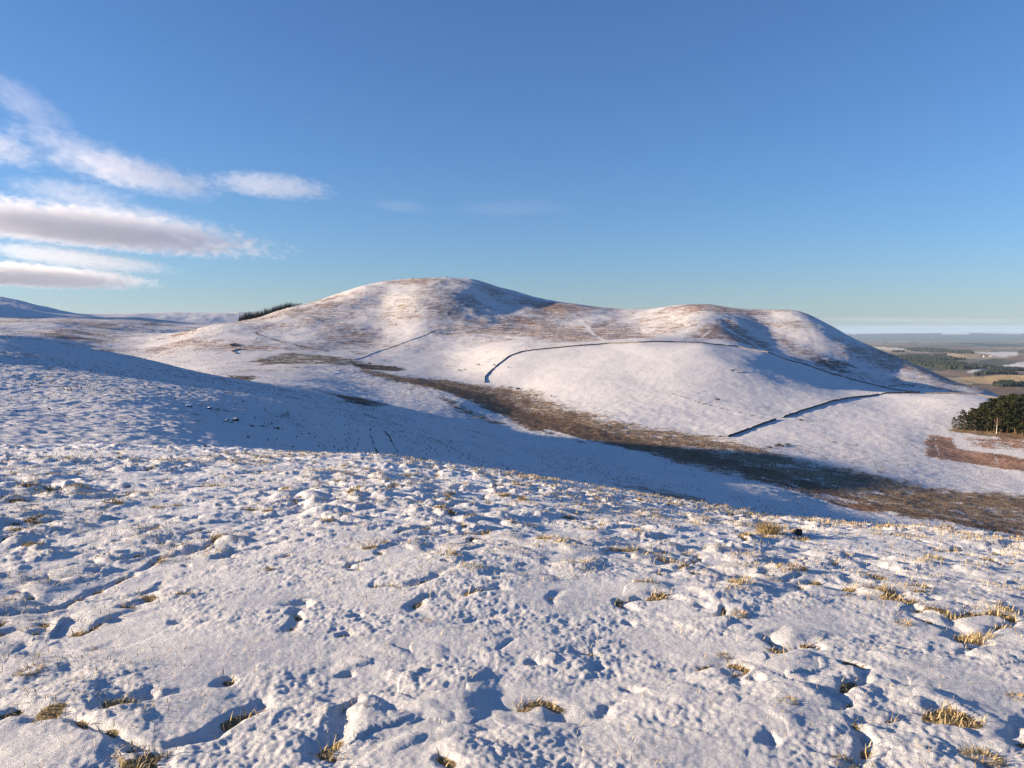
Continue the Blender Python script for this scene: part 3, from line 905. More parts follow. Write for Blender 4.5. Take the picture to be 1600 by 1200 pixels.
def merge(parts):
    V, F, off = [], [], 0
    for v, f in parts:
        V += [tuple(q) for q in v]; F += [tuple(i + off for i in q) for q in f]; off += len(v)
    return V, F

def pine_protos(seed, H, bare, spread):
    """Scots pine: leaning trunk, limbs, irregular crown of needle clumps"""
    rr = random.Random(seed)
    lean = rr.uniform(-0.05, 0.05), rr.uniform(-0.05, 0.05)
    tp = [(lean[0] * H * t * t + 0.12 * math.sin(3 * t + seed), lean[1] * H * t * t, H * t - 0.4) for t in np.linspace(0, 0.97, 9)]
    parts = [tube(tp, np.linspace(0.022 * H * 0.85, 0.03, 9), 7)]
    clumps = []
    nb = 30
    for i in range(nb):
        t = bare + (1 - bare) * (i + rr.random()) / nb
        base = np.array(tp[0]) * 0 + np.array([np.interp(t, np.linspace(0, .97, 9), [q[k] for q in tp]) for k in range(3)])
        a = i * 2.4 + rr.uniform(-.5, .5)
        prof = math.sin(math.pi * min(1, (t - bare) / (1 - bare) * 0.80 + 0.20)) ** 0.7
        L = spread * prof * rr.uniform(0.55, 1.15)
        rise = rr.uniform(-0.1, 0.45) * L
        end = base + np.array([math.cos(a) * L, math.sin(a) * L, rise])
        mid = 0.5 * (base + end) + np.array([0, 0, -0.06 * L])
        parts.append(tube([base, mid, end], [0.05, 0.035, 0.012], 4))
        for q in range(3):
            f = rr.uniform(0.45, 1.05)
            clumps.append((base + (end - base) * f + np.array([rr.gauss(0, .25), rr.gauss(0, .25), rr.gauss(0, .2) + 0.15]), rr.uniform(0.5, 0.95)))
    tv, tf = merge(parts)
    trunk = mesh_np('trunk', np.array(tv), np.array(tf), M_BARK)
    V, F, tone = [], [], []
    for c, s in clumps:
        tn = rr.random()
        for k in range(17):
            d = Vector((rr.gauss(0, 1), rr.gauss(0, 1), rr.gauss(0.15, 0.7))).normalized()
            e = d.cross(Vector((rr.gauss(0, 1), rr.gauss(0, 1), rr.gauss(0, 1)))).normalized()
            p = Vector(c) + Vector((d.x, d.y, d.z * 0.6)) * s * rr.uniform(0.15, 0.75)
            w, l = s * 0.27, s * rr.uniform(0.36, 0.62)
            b = len(V)
            V += [p - e * w, p + e * w, p + e * w * 0.5 + d * l, p - e * w * 0.5 + d * l]
            F.append((b, b + 1, b + 2, b + 3)); tone += [min(1, max(0, tn + rr.uniform(-.15, .15)))] * 4
    crown = mesh_np('crown', np.array([tuple(v) for v in V]), np.array(F), M_PINE, False)
    tone_attr(crown, tone)
    return trunk, crown

def spruce_protos(seed, H):
    rr = random.Random(seed)
    tv, tf = tube([(0, 0, -0.5), (0, 0, H * 0.5), (0, 0, H * 0.98)], [0.02 * H, 0.013 * H, 0.02], 6)
    trunk = mesh_np('trunk', np.array(tv), np.array(tf), M_DARKBARK)
    V, F, tone = [], [], []
    tiers = 15
    for i in range(tiers):
        t = i / (tiers - 1)
        z = H * (0.07 + 0.91 * t); L0 = H * 0.19 * (1 - t) ** 0.8 + 0.12
        for k in range(9):
            a = k * 6.283 / 9 + i * 0.7 + rr.uniform(-.3, .3); L = L0 * rr.uniform(0.6, 1.2)
            d = Vector((math.cos(a), math.sin(a), 0)); e = Vector((-math.sin(a), math.cos(a), 0))
            p = Vector((0, 0, z + rr.uniform(-.2, .2)))
            b = len(V); w = L * 0.30
            V += [p, p + d * L * 0.55 + e * w + Vector((0, 0, -0.10 * L)), p + d * L + Vector((0, 0, -0.38 * L)), p + d * L * 0.55 - e * w + Vector((0, 0, -0.10 * L)),
                  p + d * L * 0.5 + Vector((0, 0, -0.75 * L * 0.6))]
            F += [(b, b + 1, b + 2, b + 3), (b, b + 1, b + 2, b + 4)]; tone += [rr.random()] * 5
    crown = mesh_np('crown', np.array([tuple(v) for v in V]), np.array(F), M_SPRUCE, False)
    tone_attr(crown, tone)
    return trunk, crown

def plant_tree(name, protos, loc, rz, s, sz, label, cat='tree', group=None):
    root = empty(name, loc, rz); root.scale = (s, s, sz)
    for nm, me in zip(('trunk', 'crown'), protos): link(nm, me, root)
    return tag(root, label, cat, group)

PINES = [pine_protos(101, 14, 0.08, 3.3), pine_protos(102, 14, 0.16, 3.0), pine_protos(103, 14, 0.04, 3.6), pine_protos(104, 14, 0.24, 2.8), pine_protos(105, 14, 0.10, 3.0)]
rp = random.Random(5)
G_P = 'pines in the wood at the right edge'
spots = []
# the near edge, then rows going back up the slope
edge = [(1491, 670.5, 6.5), (1499, 671, 8.0), (1507, 672, 9.0), (1515, 672.5, 10.5), (1524, 673, 11.5), (1533, 673.5, 12.5), (1543, 674.5, 13), (1553, 675, 14), (1563, 676, 15), (1574, 677, 15),
        (1585, 678, 16), (1597, 679.5, 16), (1612, 681, 16), (1628, 683, 16)]
for i, (px, py, h) in enumerate(edge):
    p = hit(px, py, 350, 700); spots.append((p, h, i, 0))
e0 = hit(1488, 670, 350, 700); e1 = hit(1632, 683.5, 350, 700)
along = (e1 - e0); Lw = np.linalg.norm(along); along /= Lw
back = np.array([-along[1], along[0]]); back *= np.sign(back[1])
for row in range(1, 8):
    n = 17 - row // 3
    for i in range(n):
        f = (i + rp.uniform(0.1, 0.9)) / n
        if f < 0.05 + 0.045 * row: continue
        p = e0 + along * (f * Lw) + back * (row * 5.5 + rp.uniform(-2.0, 2.0))
        h = 7 + 9 * min(1, f * 2.2) + rp.uniform(-1.5, 1.5)
        spots.append((p, h, i, row))
for p, h, i, row in spots:
    z = float(ground(p[0], p[1]))
    if row == 0 and i == 0: lb = 'smallest outermost pine at the left tip of the wood'
    elif row == 0 and i == 1: lb = 'second small pine from the left tip of the wood'
    elif row == 0 and i < 12: lb = ('third', 'fourth', 'fifth', 'sixth', 'seventh', 'eighth', 'ninth', 'tenth', 'eleventh', 'twelfth')[i - 2] + ' pine from the left tip along the near edge of the wood'
    elif row == 0: lb = 'dark green pine deeper inside the wood at right'
    else: lb = 'dark green pine deeper inside the wood at right'
    pr = PINES[rp.randrange(5)] if row or i > 4 else PINES[(2, 0, 2, 4, 0)[i]]
    plant_tree('pine_tree', pr, (p[0], p[1], z), rp.random() * 6.28, h / 14 * rp.uniform(1.15, 1.45), h / 14 * rp.uniform(0.92, 1.08), lb, 'pine', G_P)

# gorse bushes by the bog
def bush_proto(seed):
    rr = random.Random(seed); V, F, tone = [], [], []
    for c in range(26):
        a = rr.random() * 6.28; q = math.sqrt(rr.random()); tn = rr.random()
        cx, cy, cz = q * math.cos(a), q * math.sin(a) * 0.8, (1 - q * q) * rr.uniform(0.35, 0.75) + 0.1
        for k in range(14):
            d = Vector((rr.gauss(0, 1), rr.gauss(0, 1), rr.gauss(0.3, 0.7))).normalized(); e = d.cross(Vector((rr.gauss(0, 1), rr.gauss(0, 1), rr.gauss(0, 1)))).normalized()
            p = Vector((cx, cy, cz)) + d * rr.uniform(0.02, 0.16); b = len(V)
            V += [p - e * .05, p + e * .05, p + e * .02 + d * .17, p - e * .02 + d * .17]; F.append((b, b + 1, b + 2, b + 3)); tone += [tn] * 4
    me = mesh_np('foliage', np.array([tuple(v) for v in V]), np.array(F), M_PINE, False); tone_attr(me, tone)
    st = [tube([(0, 0, -0.15), (0.25 * math.cos(t), 0.25 * math.sin(t), 0.25), (0.6 * math.cos(t), 0.5 * math.sin(t), 0.5)], [.05, .035, .015], 4) for t in np.linspace(0, 5.2, 6)]
    tv, tf = merge(st)
    return mesh_np('stem', np.array(tv), np.array(tf), M_DARKBARK), me
BUSH = [bush_proto(301), bush_proto(302)]
for i, (px, py, s_, lb) in enumerate([(1203, 700, 1.5, 'low dark bush, left one of the three below the stone wall'), (1217, 697, 2.5, 'broadest dark bush of the three below the stone wall'), (1231, 695.5, 1.7, 'dark bush, right one of the three below the stone wall'),
        (797, 606, 2.2, 'dark bush nearest the foot of the curved wall'), (809, 608.5, 2.8, 'widest dark bush at the lower edge of the pasture'), (830, 611.5, 1.5, 'small dark bush farthest right along the lower pasture edge'),
        (1126, 682.5, 1.4, 'dark bush at the lower end of the short stone wall'), (1245, 646.5, 1.0, 'little bush in the lee of the wall above the gateway')]):
    root = empty('gorse_bush', at(px, py, 300, 800), i * 1.1); root.scale = (s_, s_, s_ * 0.62)
    for nm, me in zip(('stem', 'foliage'), BUSH[i % 2]): link(nm, me, root)
    tag(root, lb, 'bush', 'gorse bushes by the bog')

# the birch at the wood's edge
rr = random.Random(9)
bt = [(0.10 * math.sin(2.2 * t), 0, 9.2 * t - 0.3) for t in np.linspace(0, 1, 8)]
bv, bf = tube(bt, np.linspace(0.24, 0.03, 8), 7)
birch = empty('birch_tree', at(1557, 677.5, 350, 700))
link('trunk', mesh_np('trunk', np.array(bv), np.array(bf), M_BIRCHBARK), birch)
tw = []
for i in range(46):
    t = rr.uniform(0.35, 0.98); a = rr.random() * 6.28; L = 2.3 * (1.1 - t) + 0.5
    b = Vector((0.10 * math.sin(2.2 * t), 0, 9.2 * t - 0.3)); d = Vector((math.cos(a), math.sin(a), rr.uniform(0.5, 1.1))).normalized()
    e = b + d * L
    tw.append(tube([b, b + d * L * 0.6, e + Vector((0, 0, -0.1))], [0.035, 0.02, 0.008], 4))
    for k in range(5):
        q = b + d * L * rr.uniform(0.4, 1.0)
        f = (d + Vector((rr.gauss(0, .6), rr.gauss(0, .6), rr.gauss(-.1, .5)))).normalized()
        tw.append(tube([q, q + f * 0.4, q + f * 0.85 + Vector((0, 0, -0.15))], [0.016, 0.012, 0.006], 3))
tv, tf = merge(tw)
link('crown', mesh_np('crown', np.array(tv), np.array(tf), M_TWIG), birch)
tag(birch, 'bare pale-stemmed birch with reddish twigs in front of the pine wood', 'birch')

# the plantation on the skyline, left shoulder of the main hill
SPR = [spruce_protos(201, 12), spruce_protos(202, 12), spruce_protos(203, 12)]
G_S = 'spruces of the skyline plantation'
rp = random.Random(8)
n = 56
for i in range(n):
    f = (i + rp.uniform(-0.3, 0.3)) / (n - 1)
    px = 374 + 97 * max(0, min(1, f))
    py = float(np.interp(px, [374, 400, 430, 450, 470], [497.3, 493, 487, 481.5, 476.5]))
    c = hit(px, py, 900, 1500); rC = np.hypot(*c)
    rq = rC + 4 + (i % 4) * 9 + rp.uniform(-2, 2)
    q = c * rq / rC
    h = float(np.interp(px, [374, 380, 400, 430, 450, 463, 471], [10.5, 12.5, 12, 10.5, 8.5, 5.0, 3.0])) * rp.uniform(0.86, 1.12)
    z = float(ground(q[0], q[1]))
    top = rC * ((EYE + 0) * 0 + 1)      # keep the tops at their sighted height although the ground falls away behind the crest
    zc = float(ground(c[0], c[1]))
    h2 = h + max(0.0, zc - z) * 0.8
    lb = 'tall spruce at the left end of the skyline plantation' if i == 0 else ('tiny last spruce at the right end of the skyline plantation' if i == n - 1 else 'dark spruce in the middle of the skyline plantation')
    plant_tree('spruce_tree', SPR[i % 3], (q[0], q[1], z), rp.random() * 6.28, h2 / 12 * rp.uniform(1.1, 1.45), h2 / 12, lb, 'spruce', G_S)

# ------------------------------------------------------------------ woods and a farm in the low country
def far_wood(poly, rr, count, h, label, seed):
    P = hits(poly, *rr)
    lo_, hi_ = P.min(0), P.max(0)
    rg = np.random.default_rng(seed)
    pts = lo_ + (hi_ - lo_) * rg.random((count * 8, 2))
    ext = float((hi_ - lo_).min())
    ins = poly_sdf(P, pts[:, 0], pts[:, 1]) + 0.22 * ext * fbm(pts[:, 0], pts[:, 1], ext * 0.45, 3, seed) > 0
    pts = pts[ins][:count]
    z = ground(pts[:, 0], pts[:, 1])
    V, F, tone = [], [], []
    c0 = np.array([P[:, 0].mean(), P[:, 1].mean(), float(ground(P[:, 0].mean(), P[:, 1].mean()))])
    for (x, y), zz in zip(pts, z):
        H = h * rg.uniform(0.7, 1.25); w = H * rg.uniform(0.38, 0.6); b = len(V); t = rg.random(); a0 = rg.random() * 6
        for (zf_, wf) in ((0.0, 0.75), (0.4, 1.0), (0.8, 0.6)):
            for k in range(5):
                a = a0 + k * 1.2566
                V.append((x + w * wf * math.cos(a) * rg.uniform(.8, 1.2), y + w * wf * math.sin(a) * rg.uniform(.8, 1.2), zz + H * zf_ - (0.5 if zf_ == 0 else 0)))
        V.append((x, y, zz + H))
        for l in (0, 1):
            for k in range(5):
                F.append((b + l * 5 + k, b + l * 5 + (k + 1) % 5, b + l * 5 + 5 + (k + 1) % 5, b + l * 5 + 5 + k))
        for k in range(5):
            F.append((b + 10 + k, b + 10 + (k + 1) % 5, b + 15, b + 15))
        tone += [t] * 16
    V = np.array(V) - c0
    bm = bmesh.new()
    me = bpy.data.meshes.new('woodland')
    me.from_pydata(V.tolist(), [], [f if f[2] != f[3] else f[:3] for f in F]); bm.free()
    me.materials.append(M_WOOD); tone_attr(me, tone)
    return tag(link('woodland', me, None, Vector(c0)), label, 'wood', 'woods in the low country', 'stuff')
far_wood([(1392,554),(1400,549.5),(1437,550.5),(1441,556),(1462,555),(1492,561),(1516,569),(1526,575),(1500,580),(1470,576),(1430,568)], (1700, 12000), 2600, 17, 'large dark wood on the far slope beyond the shaded flank', 61)
far_wood([(1505,588),(1530,581),(1560,576),(1590,578.5),(1570,584.5),(1530,589)], (1700, 9000), 900, 13, 'long dark wood between pale fields near the right edge', 62)
far_wood([(1556,603),(1578,597.5),(1583,601.5),(1600,599),(1620,603),(1575,606)], (1400, 7000), 400, 10, 'small dark copse just above the pine wood', 63)
far_wood([(1415,547),(1440,545),(1500,549),(1520,553),(1480,552),(1430,549)], (3000, 16000), 700, 18, 'thin dark shelter belt across the distant fields', 64)

def farmhouse(px, py, L, W, H, rz, label):
    p = at(px, py, 2500, 16000)
    root = empty('farmhouse', p, rz)
    bm = bmesh.new()
    vs_ = [bm.verts.new(v) for v in [(-L/2,-W/2,-1),(L/2,-W/2,-1),(L/2,W/2,-1),(-L/2,W/2,-1),(-L/2,-W/2,H),(L/2,-W/2,H),(L/2,W/2,H),(-L/2,W/2,H),(-L/2,0,H+W*.45),(L/2,0,H+W*.45)]]
    for f in [(0,1,5,4),(1,2,6,9,5),(2,3,7,6),(3,0,4,8,7)]: bm.faces.new([vs_[i] for i in f])
    me = bpy.data.meshes.new('wall'); bm.to_mesh(me); bm.free(); me.materials.append(M_WHITEWALL); link('wall', me, root)
    e = 0.5; r0 = H - 0.15; r1 = H + W * .45 + 0.25; hw = W / 2 + e
    V = [(-L/2-e,-hw,r0),(L/2+e,-hw,r0),(L/2+e,0,r1),(-L/2-e,0,r1),(L/2+e,hw,r0),(-L/2-e,hw,r0)]
    me = bpy.data.meshes.new('roof'); me.from_pydata(V, [], [(0,1,2,3),(3,2,4,5)]); me.materials.append(M_SLATE); rf = link('roof', me, root)
    bm = bmesh.new(); bmesh.ops.create_cube(bm, size=1.0, matrix=Matrix.Translation((L*0.35, 0, r1+0.5)) @ Matrix.Diagonal((1.2, 1.0, 2.2, 1)))
    me = bpy.data.meshes.new('chimney'); bm.to_mesh(me); bm.free(); me.materials.append(M_WHITEWALL); link('chimney', me, rf)
    for i in range(4):
        x = -L * 0.36 + L * 0.24 * i
        bm = bmesh.new(); bmesh.ops.create_cube(bm, size=1.0, matrix=Matrix.Translation((x, -W/2-0.03, H*0.55)) @ Matrix.Diagonal((1.6, 0.08, 2.0, 1)))
        me = bpy.data.meshes.new('window'); bm.to_mesh(me); bm.free(); me.materials.append(M_PANE); link('window', me, root)
    return tag(root, label, 'farmhouse', 'far farm buildings')
farmhouse(1539, 557.5, 24, 9, 6, 0.2, 'tiny white farm building, left one on the far plain')
farmhouse(1548, 557, 19, 8, 5, -0.3, 'tiny white farm building, right one on the far plain')

# ------------------------------------------------------------------ rushes and heather standing through the snow
def clumps(name, mask_w, count, hmin, hmax, mat, label, seed):
    """small spiky plants, each a spray of seven pointed blades"""
    rg = np.random.default_rng(seed)
    w = np.zeros(X.shape); w[sub] = mask_w
    w *= np.gradient(RM)[:, None] * R * np.gradient(AZG)[None] * (np.abs(A) < rad(40)) / R
    pk = rg.choice(w.size, count, p=(w / w.sum()).ravel())
    i, j = np.unravel_index(pk, w.shape)
    rr_ = RM[i] * (1 + rg.uniform(-0.5, 0.5, count) * (np.gradient(RM) / RM)[i]); aa = AZG[j] + rg.uniform(-0.5, 0.5, count) * np.gradient(AZG)[j]
    bx_, by_ = rr_ * np.sin(aa), rr_ * np.cos(aa)
    bz_ = ground(bx_, by_)
    H = rg.uniform(hmin, hmax, count) * (0.8 + 0.5 * sstep(300, 900, rr_))
    K = 5
    t = rg.random((count, K)) * 6.283; tl = rg.uniform(0.15, 0.95, (count, K)); L = H[:, None] * rg.uniform(0.6, 1.1, (count, K))
    base = np.stack([bx_, by_, bz_ - 0.05], 1)[:, None, :]
    tip = base + np.stack([np.cos(t) * np.sin(tl) * L, np.sin(t) * np.sin(tl) * L, np.cos(tl) * L], 2)
    sd = np.stack([-np.sin(t), np.cos(t), 0 * t], 2) * (H * 0.26)[:, None, None]
    V = np.stack([base - sd, base + sd, tip], 2).reshape(-1, 3)
    F = np.arange(len(V)).reshape(-1, 3)
    me = mesh_np(name, V, F, mat, False)
    tone_attr(me, np.repeat(np.clip(rg.normal(0.5, 0.3, count), 0, 1), 3 * K))
    return tag(link(name, me), label, kind='stuff')
M_RUSH = foliage_mat('rush_blades', (0.050, 0.038, 0.026), (0.24, 0.165, 0.10))
M_HEATH = foliage_mat('heather_sprigs', (0.06, 0.042, 0.035), (0.26, 0.18, 0.14))
patch = sstep(-0.12, 0.35, fbm(xs, ys, 45, 3, 330)) + 0.12
infield = sstep(-5, 8, fieldm)
wr = (rs_ < 840) * sstep(60, 330, rs_) * ((0.30 * patch) * (1 - 0.72 * infield) + 1.6 * sstep(0.35, 0.7, VD))
clumps('rushes', wr, 52000, 0.26, 0.66, M_RUSH, 'scattered dark rushes and coarse grass through the snow of the valley sides', 71)
wh = (rs_ >= 840) * (rs_ < 1480) * (0.25 * patch + 1.2 * sstep(0.25, 0.6, VD))
clumps('heather', wh, 22000, 0.40, 0.85, M_HEATH, 'brown heather showing through thin snow on the main hill', 72)

# ------------------------------------------------------------------ near grass and stones
def near_hit(px, py):
    a, e = ray(px, py)
    rs = np.exp(np.linspace(math.log(2.2), math.log(34), 1500))
    z, _ = fg_height(rs * math.sin(a), rs * math.cos(a))
    d = z - (EYE + rs * e)
    k = int(np.argmax(d > 0)) if (d > 0).any() else int(np.argmax(d / rs))
    x, y = rs[k] * math.sin(a), rs[k] * math.cos(a)
    return Vector((x, y, float(fg_height(np.array([x]), np.array([y]))[0][0]))), float(rs[k])

def blades(base, az, tilt, L, w, curl, tones):
    """bent three-point grass blades as narrow strips"""
    n = len(L)
    d = np.stack([np.cos(az) * np.sin(tilt), np.sin(az) * np.sin(tilt), np.cos(tilt)], 1)
    t2 = np.clip(tilt + curl, 0, 2.3)
    d2 = np.stack([np.cos(az) * np.sin(t2), np.sin(az) * np.sin(t2), np.cos(t2)], 1)
    sd = np.stack([-np.sin(az), np.cos(az), 0 * az], 1) * w[:, None]
    p0 = base; p1 = base + d * (L * 0.55)[:, None]; p2 = p1 + d2 * (L * 0.45)[:, None]
    V = np.stack([p0 - sd, p0 + sd, p1 + sd * 0.8, p1 - sd * 0.8, p2 + sd * 0.25, p2 - sd * 0.25], 1).reshape(-1, 3)
    i = np.arange(n)[:, None] * 6
    F = np.concatenate([i + np.array([[0, 1, 2, 3]]), i + np.array([[3, 2, 4, 5]])], 0)
    return V, F, np.repeat(tones, 6)

# blades standing in every gap of the snow
p_area = (R_AREA * np.clip(GF - 0.30, 0, 1) * (RF[:, None] < 26) * (np.abs(AZF)[None] < rad(62)))
p_area = p_area * np.clip(6.0 / RF[:, None], 0.25, 1.0)
pf = (p_area / p_area.sum()).ravel()
NB = 34000
pick = rng.choice(len(pf), NB, p=pf)
bp = VF[pick] + rng.normal(0, 0.008, (NB, 3)) * np.array([1, 1, 0.2]) - np.array([0, 0, 0.008])
rb = np.hypot(bp[:, 0], bp[:, 1])
Lb = rng.uniform(0.025, 0.075, NB) * (1 + 0.6 * sstep(6, 16, rb))
V, F, tn = blades(bp, rng.random(NB) * 6.283, np.abs(rng.normal(0.75, 0.4, NB)), Lb, rng.uniform(0.0012, 0.0026, NB) * (1 + 0.10 * rb), rng.uniform(0.1, 0.9, NB),
                  np.clip(rng.normal(0.5, 0.28, NB), 0, 1))
NS = 90000
p_area = R_AREA * STK * (RF[:, None] > 2.6) * (RF[:, None] < 27) * (np.abs(AZF)[None] < rad(62)) * np.clip(7.0 / RF[:, None], 0.3, 1.0) * (0.25 + sstep(-0.2, 0.4, fbm(X_F, Y_F, 2.7, 2, 280))) * (0.25 + 0.75 * sstep(2.0, 8.0, RF)[:, None])
pf = (p_area / p_area.sum()).ravel()
pick = rng.choice(len(pf), NS, p=pf)
bp = VF[pick] + rng.normal(0, 0.012, (NS, 3)) * np.array([1, 1, 0]) - np.array([0, 0, 0.004])
rb = np.hypot(bp[:, 0], bp[:, 1])
V2_, F2_, t2_ = blades(bp, rng.random(NS) * 6.283, np.abs(rng.normal(0.85, 0.45, NS)), rng.uniform(0.02, 0.055, NS) * (1 + 0.5 * sstep(6, 16, rb)), rng.uniform(0.0008, 0.0016, NS) * (1 + 0.16 * rb),
                       rng.uniform(0.1, 1.0, NS), np.clip(rng.normal(0.55, 0.28, NS), 0, 1))
V = np.concatenate([V, V2_]); F = np.concatenate([F, F2_ + len(tn)]); tn = np.concatenate([tn, t2_])
me = mesh_np('dead_grass', V, F, M_STRAW, False); tone_attr(me, tn)
tag(link('dead_grass', me), 'short straw-coloured grass showing in the gaps of the foreground snow', kind='stuff')

def tuft(px, py, w_px, label, n=260, up=0.55, hgt=1.0, seed=1, cat='grass tuft'):
    p, r = near_hit(px, py)
    W = w_px / FPX * r * 0.5 * (0.8 if r < 12 else 1.0)
    rg = np.random.default_rng(seed)
    a = rg.random(n) * 6.283; q = np.sqrt(rg.random(n)) * W * 0.6
    b = np.stack([q * np.cos(a), q * np.sin(a), np.zeros(n) - 0.02], 1)
    xx, yy = p.x + b[:, 0], p.y + b[:, 1]
    b[:, 2] = fg_height(xx, yy)[0] - p.z - 0.015
    L = rg.uniform(0.5, 1.1, n) * W * 1.25 * hgt
    V, F, tn = blades(b, a + rg.normal(0, 0.7, n), np.abs(rg.normal(up, 0.35, n)), L, np.full(n, 0.0016 + 0.00022 * r), rg.uniform(0.2, 1.2, n), np.clip(rg.normal(0.55, 0.28, n), 0, 1))
    me = mesh_np('grass_tuft', V, F, M_STRAW, False); tone_attr(me, tn)
    return tag(link('grass_tuft', me, None, p), label, cat, 'grass tufts in the foreground snow')
tuft(1200, 834, 46, 'big golden grass tuft standing on the foreground crest', 520, 0.55, 1.15, 1)
tuft(1240, 831, 15, 'little yellow tuft beside the dark stone on the crest', 110, 0.7, 0.9, 2)
tuft(816, 781, 20, 'greenish tuft on the crest left of the big golden one', 150, 0.6, 0.9, 3)
tuft(1155, 960, 34, 'flat golden tuft in mid foreground right of centre', 200, 0.95, 0.7, 4)
tuft(1412, 975, 34, 'straw tuft in the shadowed hollows, right foreground', 180, 0.95, 0.7, 5)
tuft(1132, 1026, 36, 'dark straw tuft at the top of the line of snow gaps', 220, 0.9, 0.6, 6)
tuft(1232, 1095, 40, 'straw tuft midway along the line of snow gaps', 240, 0.95, 0.6, 7)
tuft(1535, 998, 46, 'pale drooping tuft under snow near the right edge', 220, 1.0, 0.7, 8)
tuft(1592, 1090, 40, 'golden tuft cut by the right edge of the picture', 260, 0.9, 0.6, 9)
tuft(1322, 1192, 60, 'brown tuft at the bottom edge, right of centre', 320, 1.0, 0.5, 10)
tuft(1535, 1185, 80, 'broad straw tuft in the bottom right corner', 420, 1.0, 0.5, 11)
tuft(665, 972, 34, 'golden tuft poking from snow in the centre foreground', 200, 1.0, 0.6, 12)
tuft(420, 890, 22, 'small golden tuft with long shadow left of centre', 150, 0.8, 0.8, 13)
tuft(48, 1048, 50, 'straw tuft in the snow near the left edge', 240, 1.0, 0.5, 14)
p, r = near_hit(1247, 836)
tag(link('dark_stone', lumpy('dark_stone', 0.075, 0.06, 0.055, 77, M_DARKROCK, 3), None, p + Vector((0, 0, 0.02))), 'small dark stone in the snow right of the big golden tuft', 'stone')

# ------------------------------------------------------------------ air
ztop = float(Zm.max()) + 14.0
bm = bmesh.new()
bmesh.ops.create_cube(bm, size=1.0)
for v in bm.verts: v.co = Vector((v.co.x * 2 * 72000, v.co.y * 2 * 72000, ztop if v.co.z > 0 else float(Zm.min()) - 3.0))
me = bpy.data.meshes.new('haze'); bm.to_mesh(me); bm.free()
m = bpy.data.materials.new('clear_winter_haze'); m.use_nodes = True
nt = m.node_tree; nt.nodes.clear()
pv = nt.nodes.new('ShaderNodeVolumePrincipled'); out = nt.nodes.new('ShaderNodeOutputMaterial')
pv.inputs['Color'].default_value = (0.50, 0.73, 1.0, 1)
pv.inputs['Density'].default_value = 1.8e-5
pv.inputs['Anisotropy'].default_value = 0.0
nt.links.new(pv.outputs[0], out.inputs['Volume'])
me.materials.append(m)
tag(link('haze', me), 'thin blue winter haze over the low country', kind='stuff')
# ------------------------------------------------------------------ clouds
def cloud_mat(seed, dens, cut, stretch, nscale):
    m = bpy.data.materials.new('cloud_vapour'); m.use_nodes = True
    nt = m.node_tree; nt.nodes.clear(); k = NT(nt)
    P = k.obj()
    mp = k.n('ShaderNodeMapping'); k.put(mp.inputs['Vector'], P)
    mp.inputs['Scale'].default_value = stretch; mp.inputs['Location'].default_value = (seed * 3.7, seed * 1.3, seed * 2.1)
    n = k.noise(mp.outputs[0], nscale, 7.0, 0.66, 0.6)
    ln = k.n('ShaderNodeVectorMath', operation='LENGTH'); k.put(ln.inputs[0], P)
    body = k.math('SUBTRACT', 1.0, k.math('POWER', ln.outputs['Value'], 1.6))
    f = k.math('ADD', k.math('MULTIPLY', body, 0.62), k.math('MULTIPLY', k.math('SUBTRACT', n, 0.5), 1.5))
    f = k.maprange(f, cut, cut + 0.38)
    f = k.math('MULTIPLY', f, k.maprange(body, 0.0, 0.15))
    pv = k.n('ShaderNodeVolumePrincipled')
    pv.inputs['Color'].default_value = (0.84, 0.86, 0.91, 1); pv.inputs['Anisotropy'].default_value = 0.2
    k.put(pv.inputs['Density'], k.math('MULTIPLY', f, dens))
    o = k.n('ShaderNodeOutputMaterial'); nt.links.new(pv.outputs[0], o.inputs['Volume'])
    m.cycles.volume_step_rate = 0.6
    return m
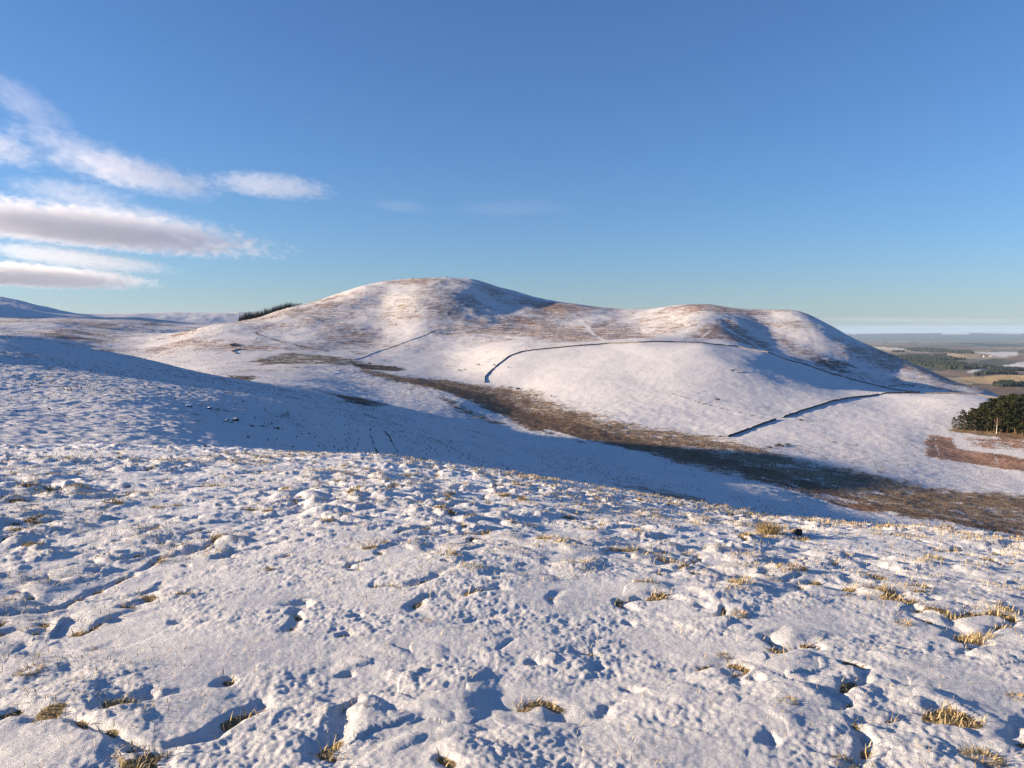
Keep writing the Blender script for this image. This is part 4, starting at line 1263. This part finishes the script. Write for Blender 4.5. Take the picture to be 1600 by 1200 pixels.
def cloud(px, py, hw, hh, tilt, D, dens, cut, label, seed, nscale=2.3, depth=0.8):
    a, e = ray(px, py)
    p = Vector((D * math.sin(a), D * math.cos(a), EYE + D * e))
    u = D / math.cos(a) / FPX * 1.0
    bm = bmesh.new(); bmesh.ops.create_icosphere(bm, subdivisions=3, radius=1.0)
    me = bpy.data.meshes.new('cloud'); bm.to_mesh(me); bm.free()
    W = hw * u; H = hh * u
    me.materials.append(cloud_mat(seed, dens, cut, (W / H * 0.55, W / H * 0.45 * depth, 1.0), nscale))
    o = link('cloud', me, None, p)
    o.scale = (W, W * depth, H)
    o.rotation_euler = (0, rad(tilt), -a)
    return tag(o, label, 'cloud', 'clouds low in the sky at left')
cloud(35, 160, 80, 24, 28, 15000, 0.00022, 0.20, 'thin highest wisp of cloud at the left edge', 1)
cloud(-15, 228, 80, 24, 6, 15000, 0.0007, 0.23, 'bright puff of cloud cut by the left edge', 2)
cloud(130, 236, 120, 16, 14, 15500, 0.0004, 0.23, 'upper strand of the long cloud streak running down to the right', 12)
cloud(215, 274, 145, 22, 8, 15500, 0.0007, 0.22, 'long pale cloud streak in the middle of the cloud group', 3)
cloud(425, 291, 105, 17, 3, 16000, 0.0006, 0.13, 'small flat white cloud nearest the middle of the sky', 4)
cloud(110, 356, 300, 17, 4, 17000, 0.0034, 0.24, 'broad grey-bottomed cloud bank tapering to the right', 5)
cloud(200, 338, 150, 17, 7, 16500, 0.0004, 0.20, 'pale ragged crest on the grey-bottomed cloud bank', 13)
cloud(10, 429, 180, 14, 2, 19000, 0.0042, 0.19, 'lowest dark-based cloud just above the far hills', 6)
cloud(120, 404, 130, 13, 5, 18500, 0.0006, 0.12, 'thin pale layer on top of the lowest cloud', 14)
cloud(110, 300, 90, 14, 4, 16000, 0.00035, 0.16, 'faint scrap of cloud between the two longest banks', 7)
cloud(625, 322, 60, 11, 3, 18000, 0.00010, 0.12, 'barely visible wisp right of the small flat cloud', 8)
cloud(800, 325, 120, 9, -1, 19000, 0.00006, 0.12, 'faintest wisp of cloud over the main hill', 9)
cloud(1440, 500, 170, 4, 1, 42000, 0.00005, 0.08, 'thin grey streak of cloud above the far plain', 10)
cloud(1480, 510.5, 190, 2.5, 0, 48000, 0.00005, 0.12, 'low faint white cloud line just above the far skyline', 11)
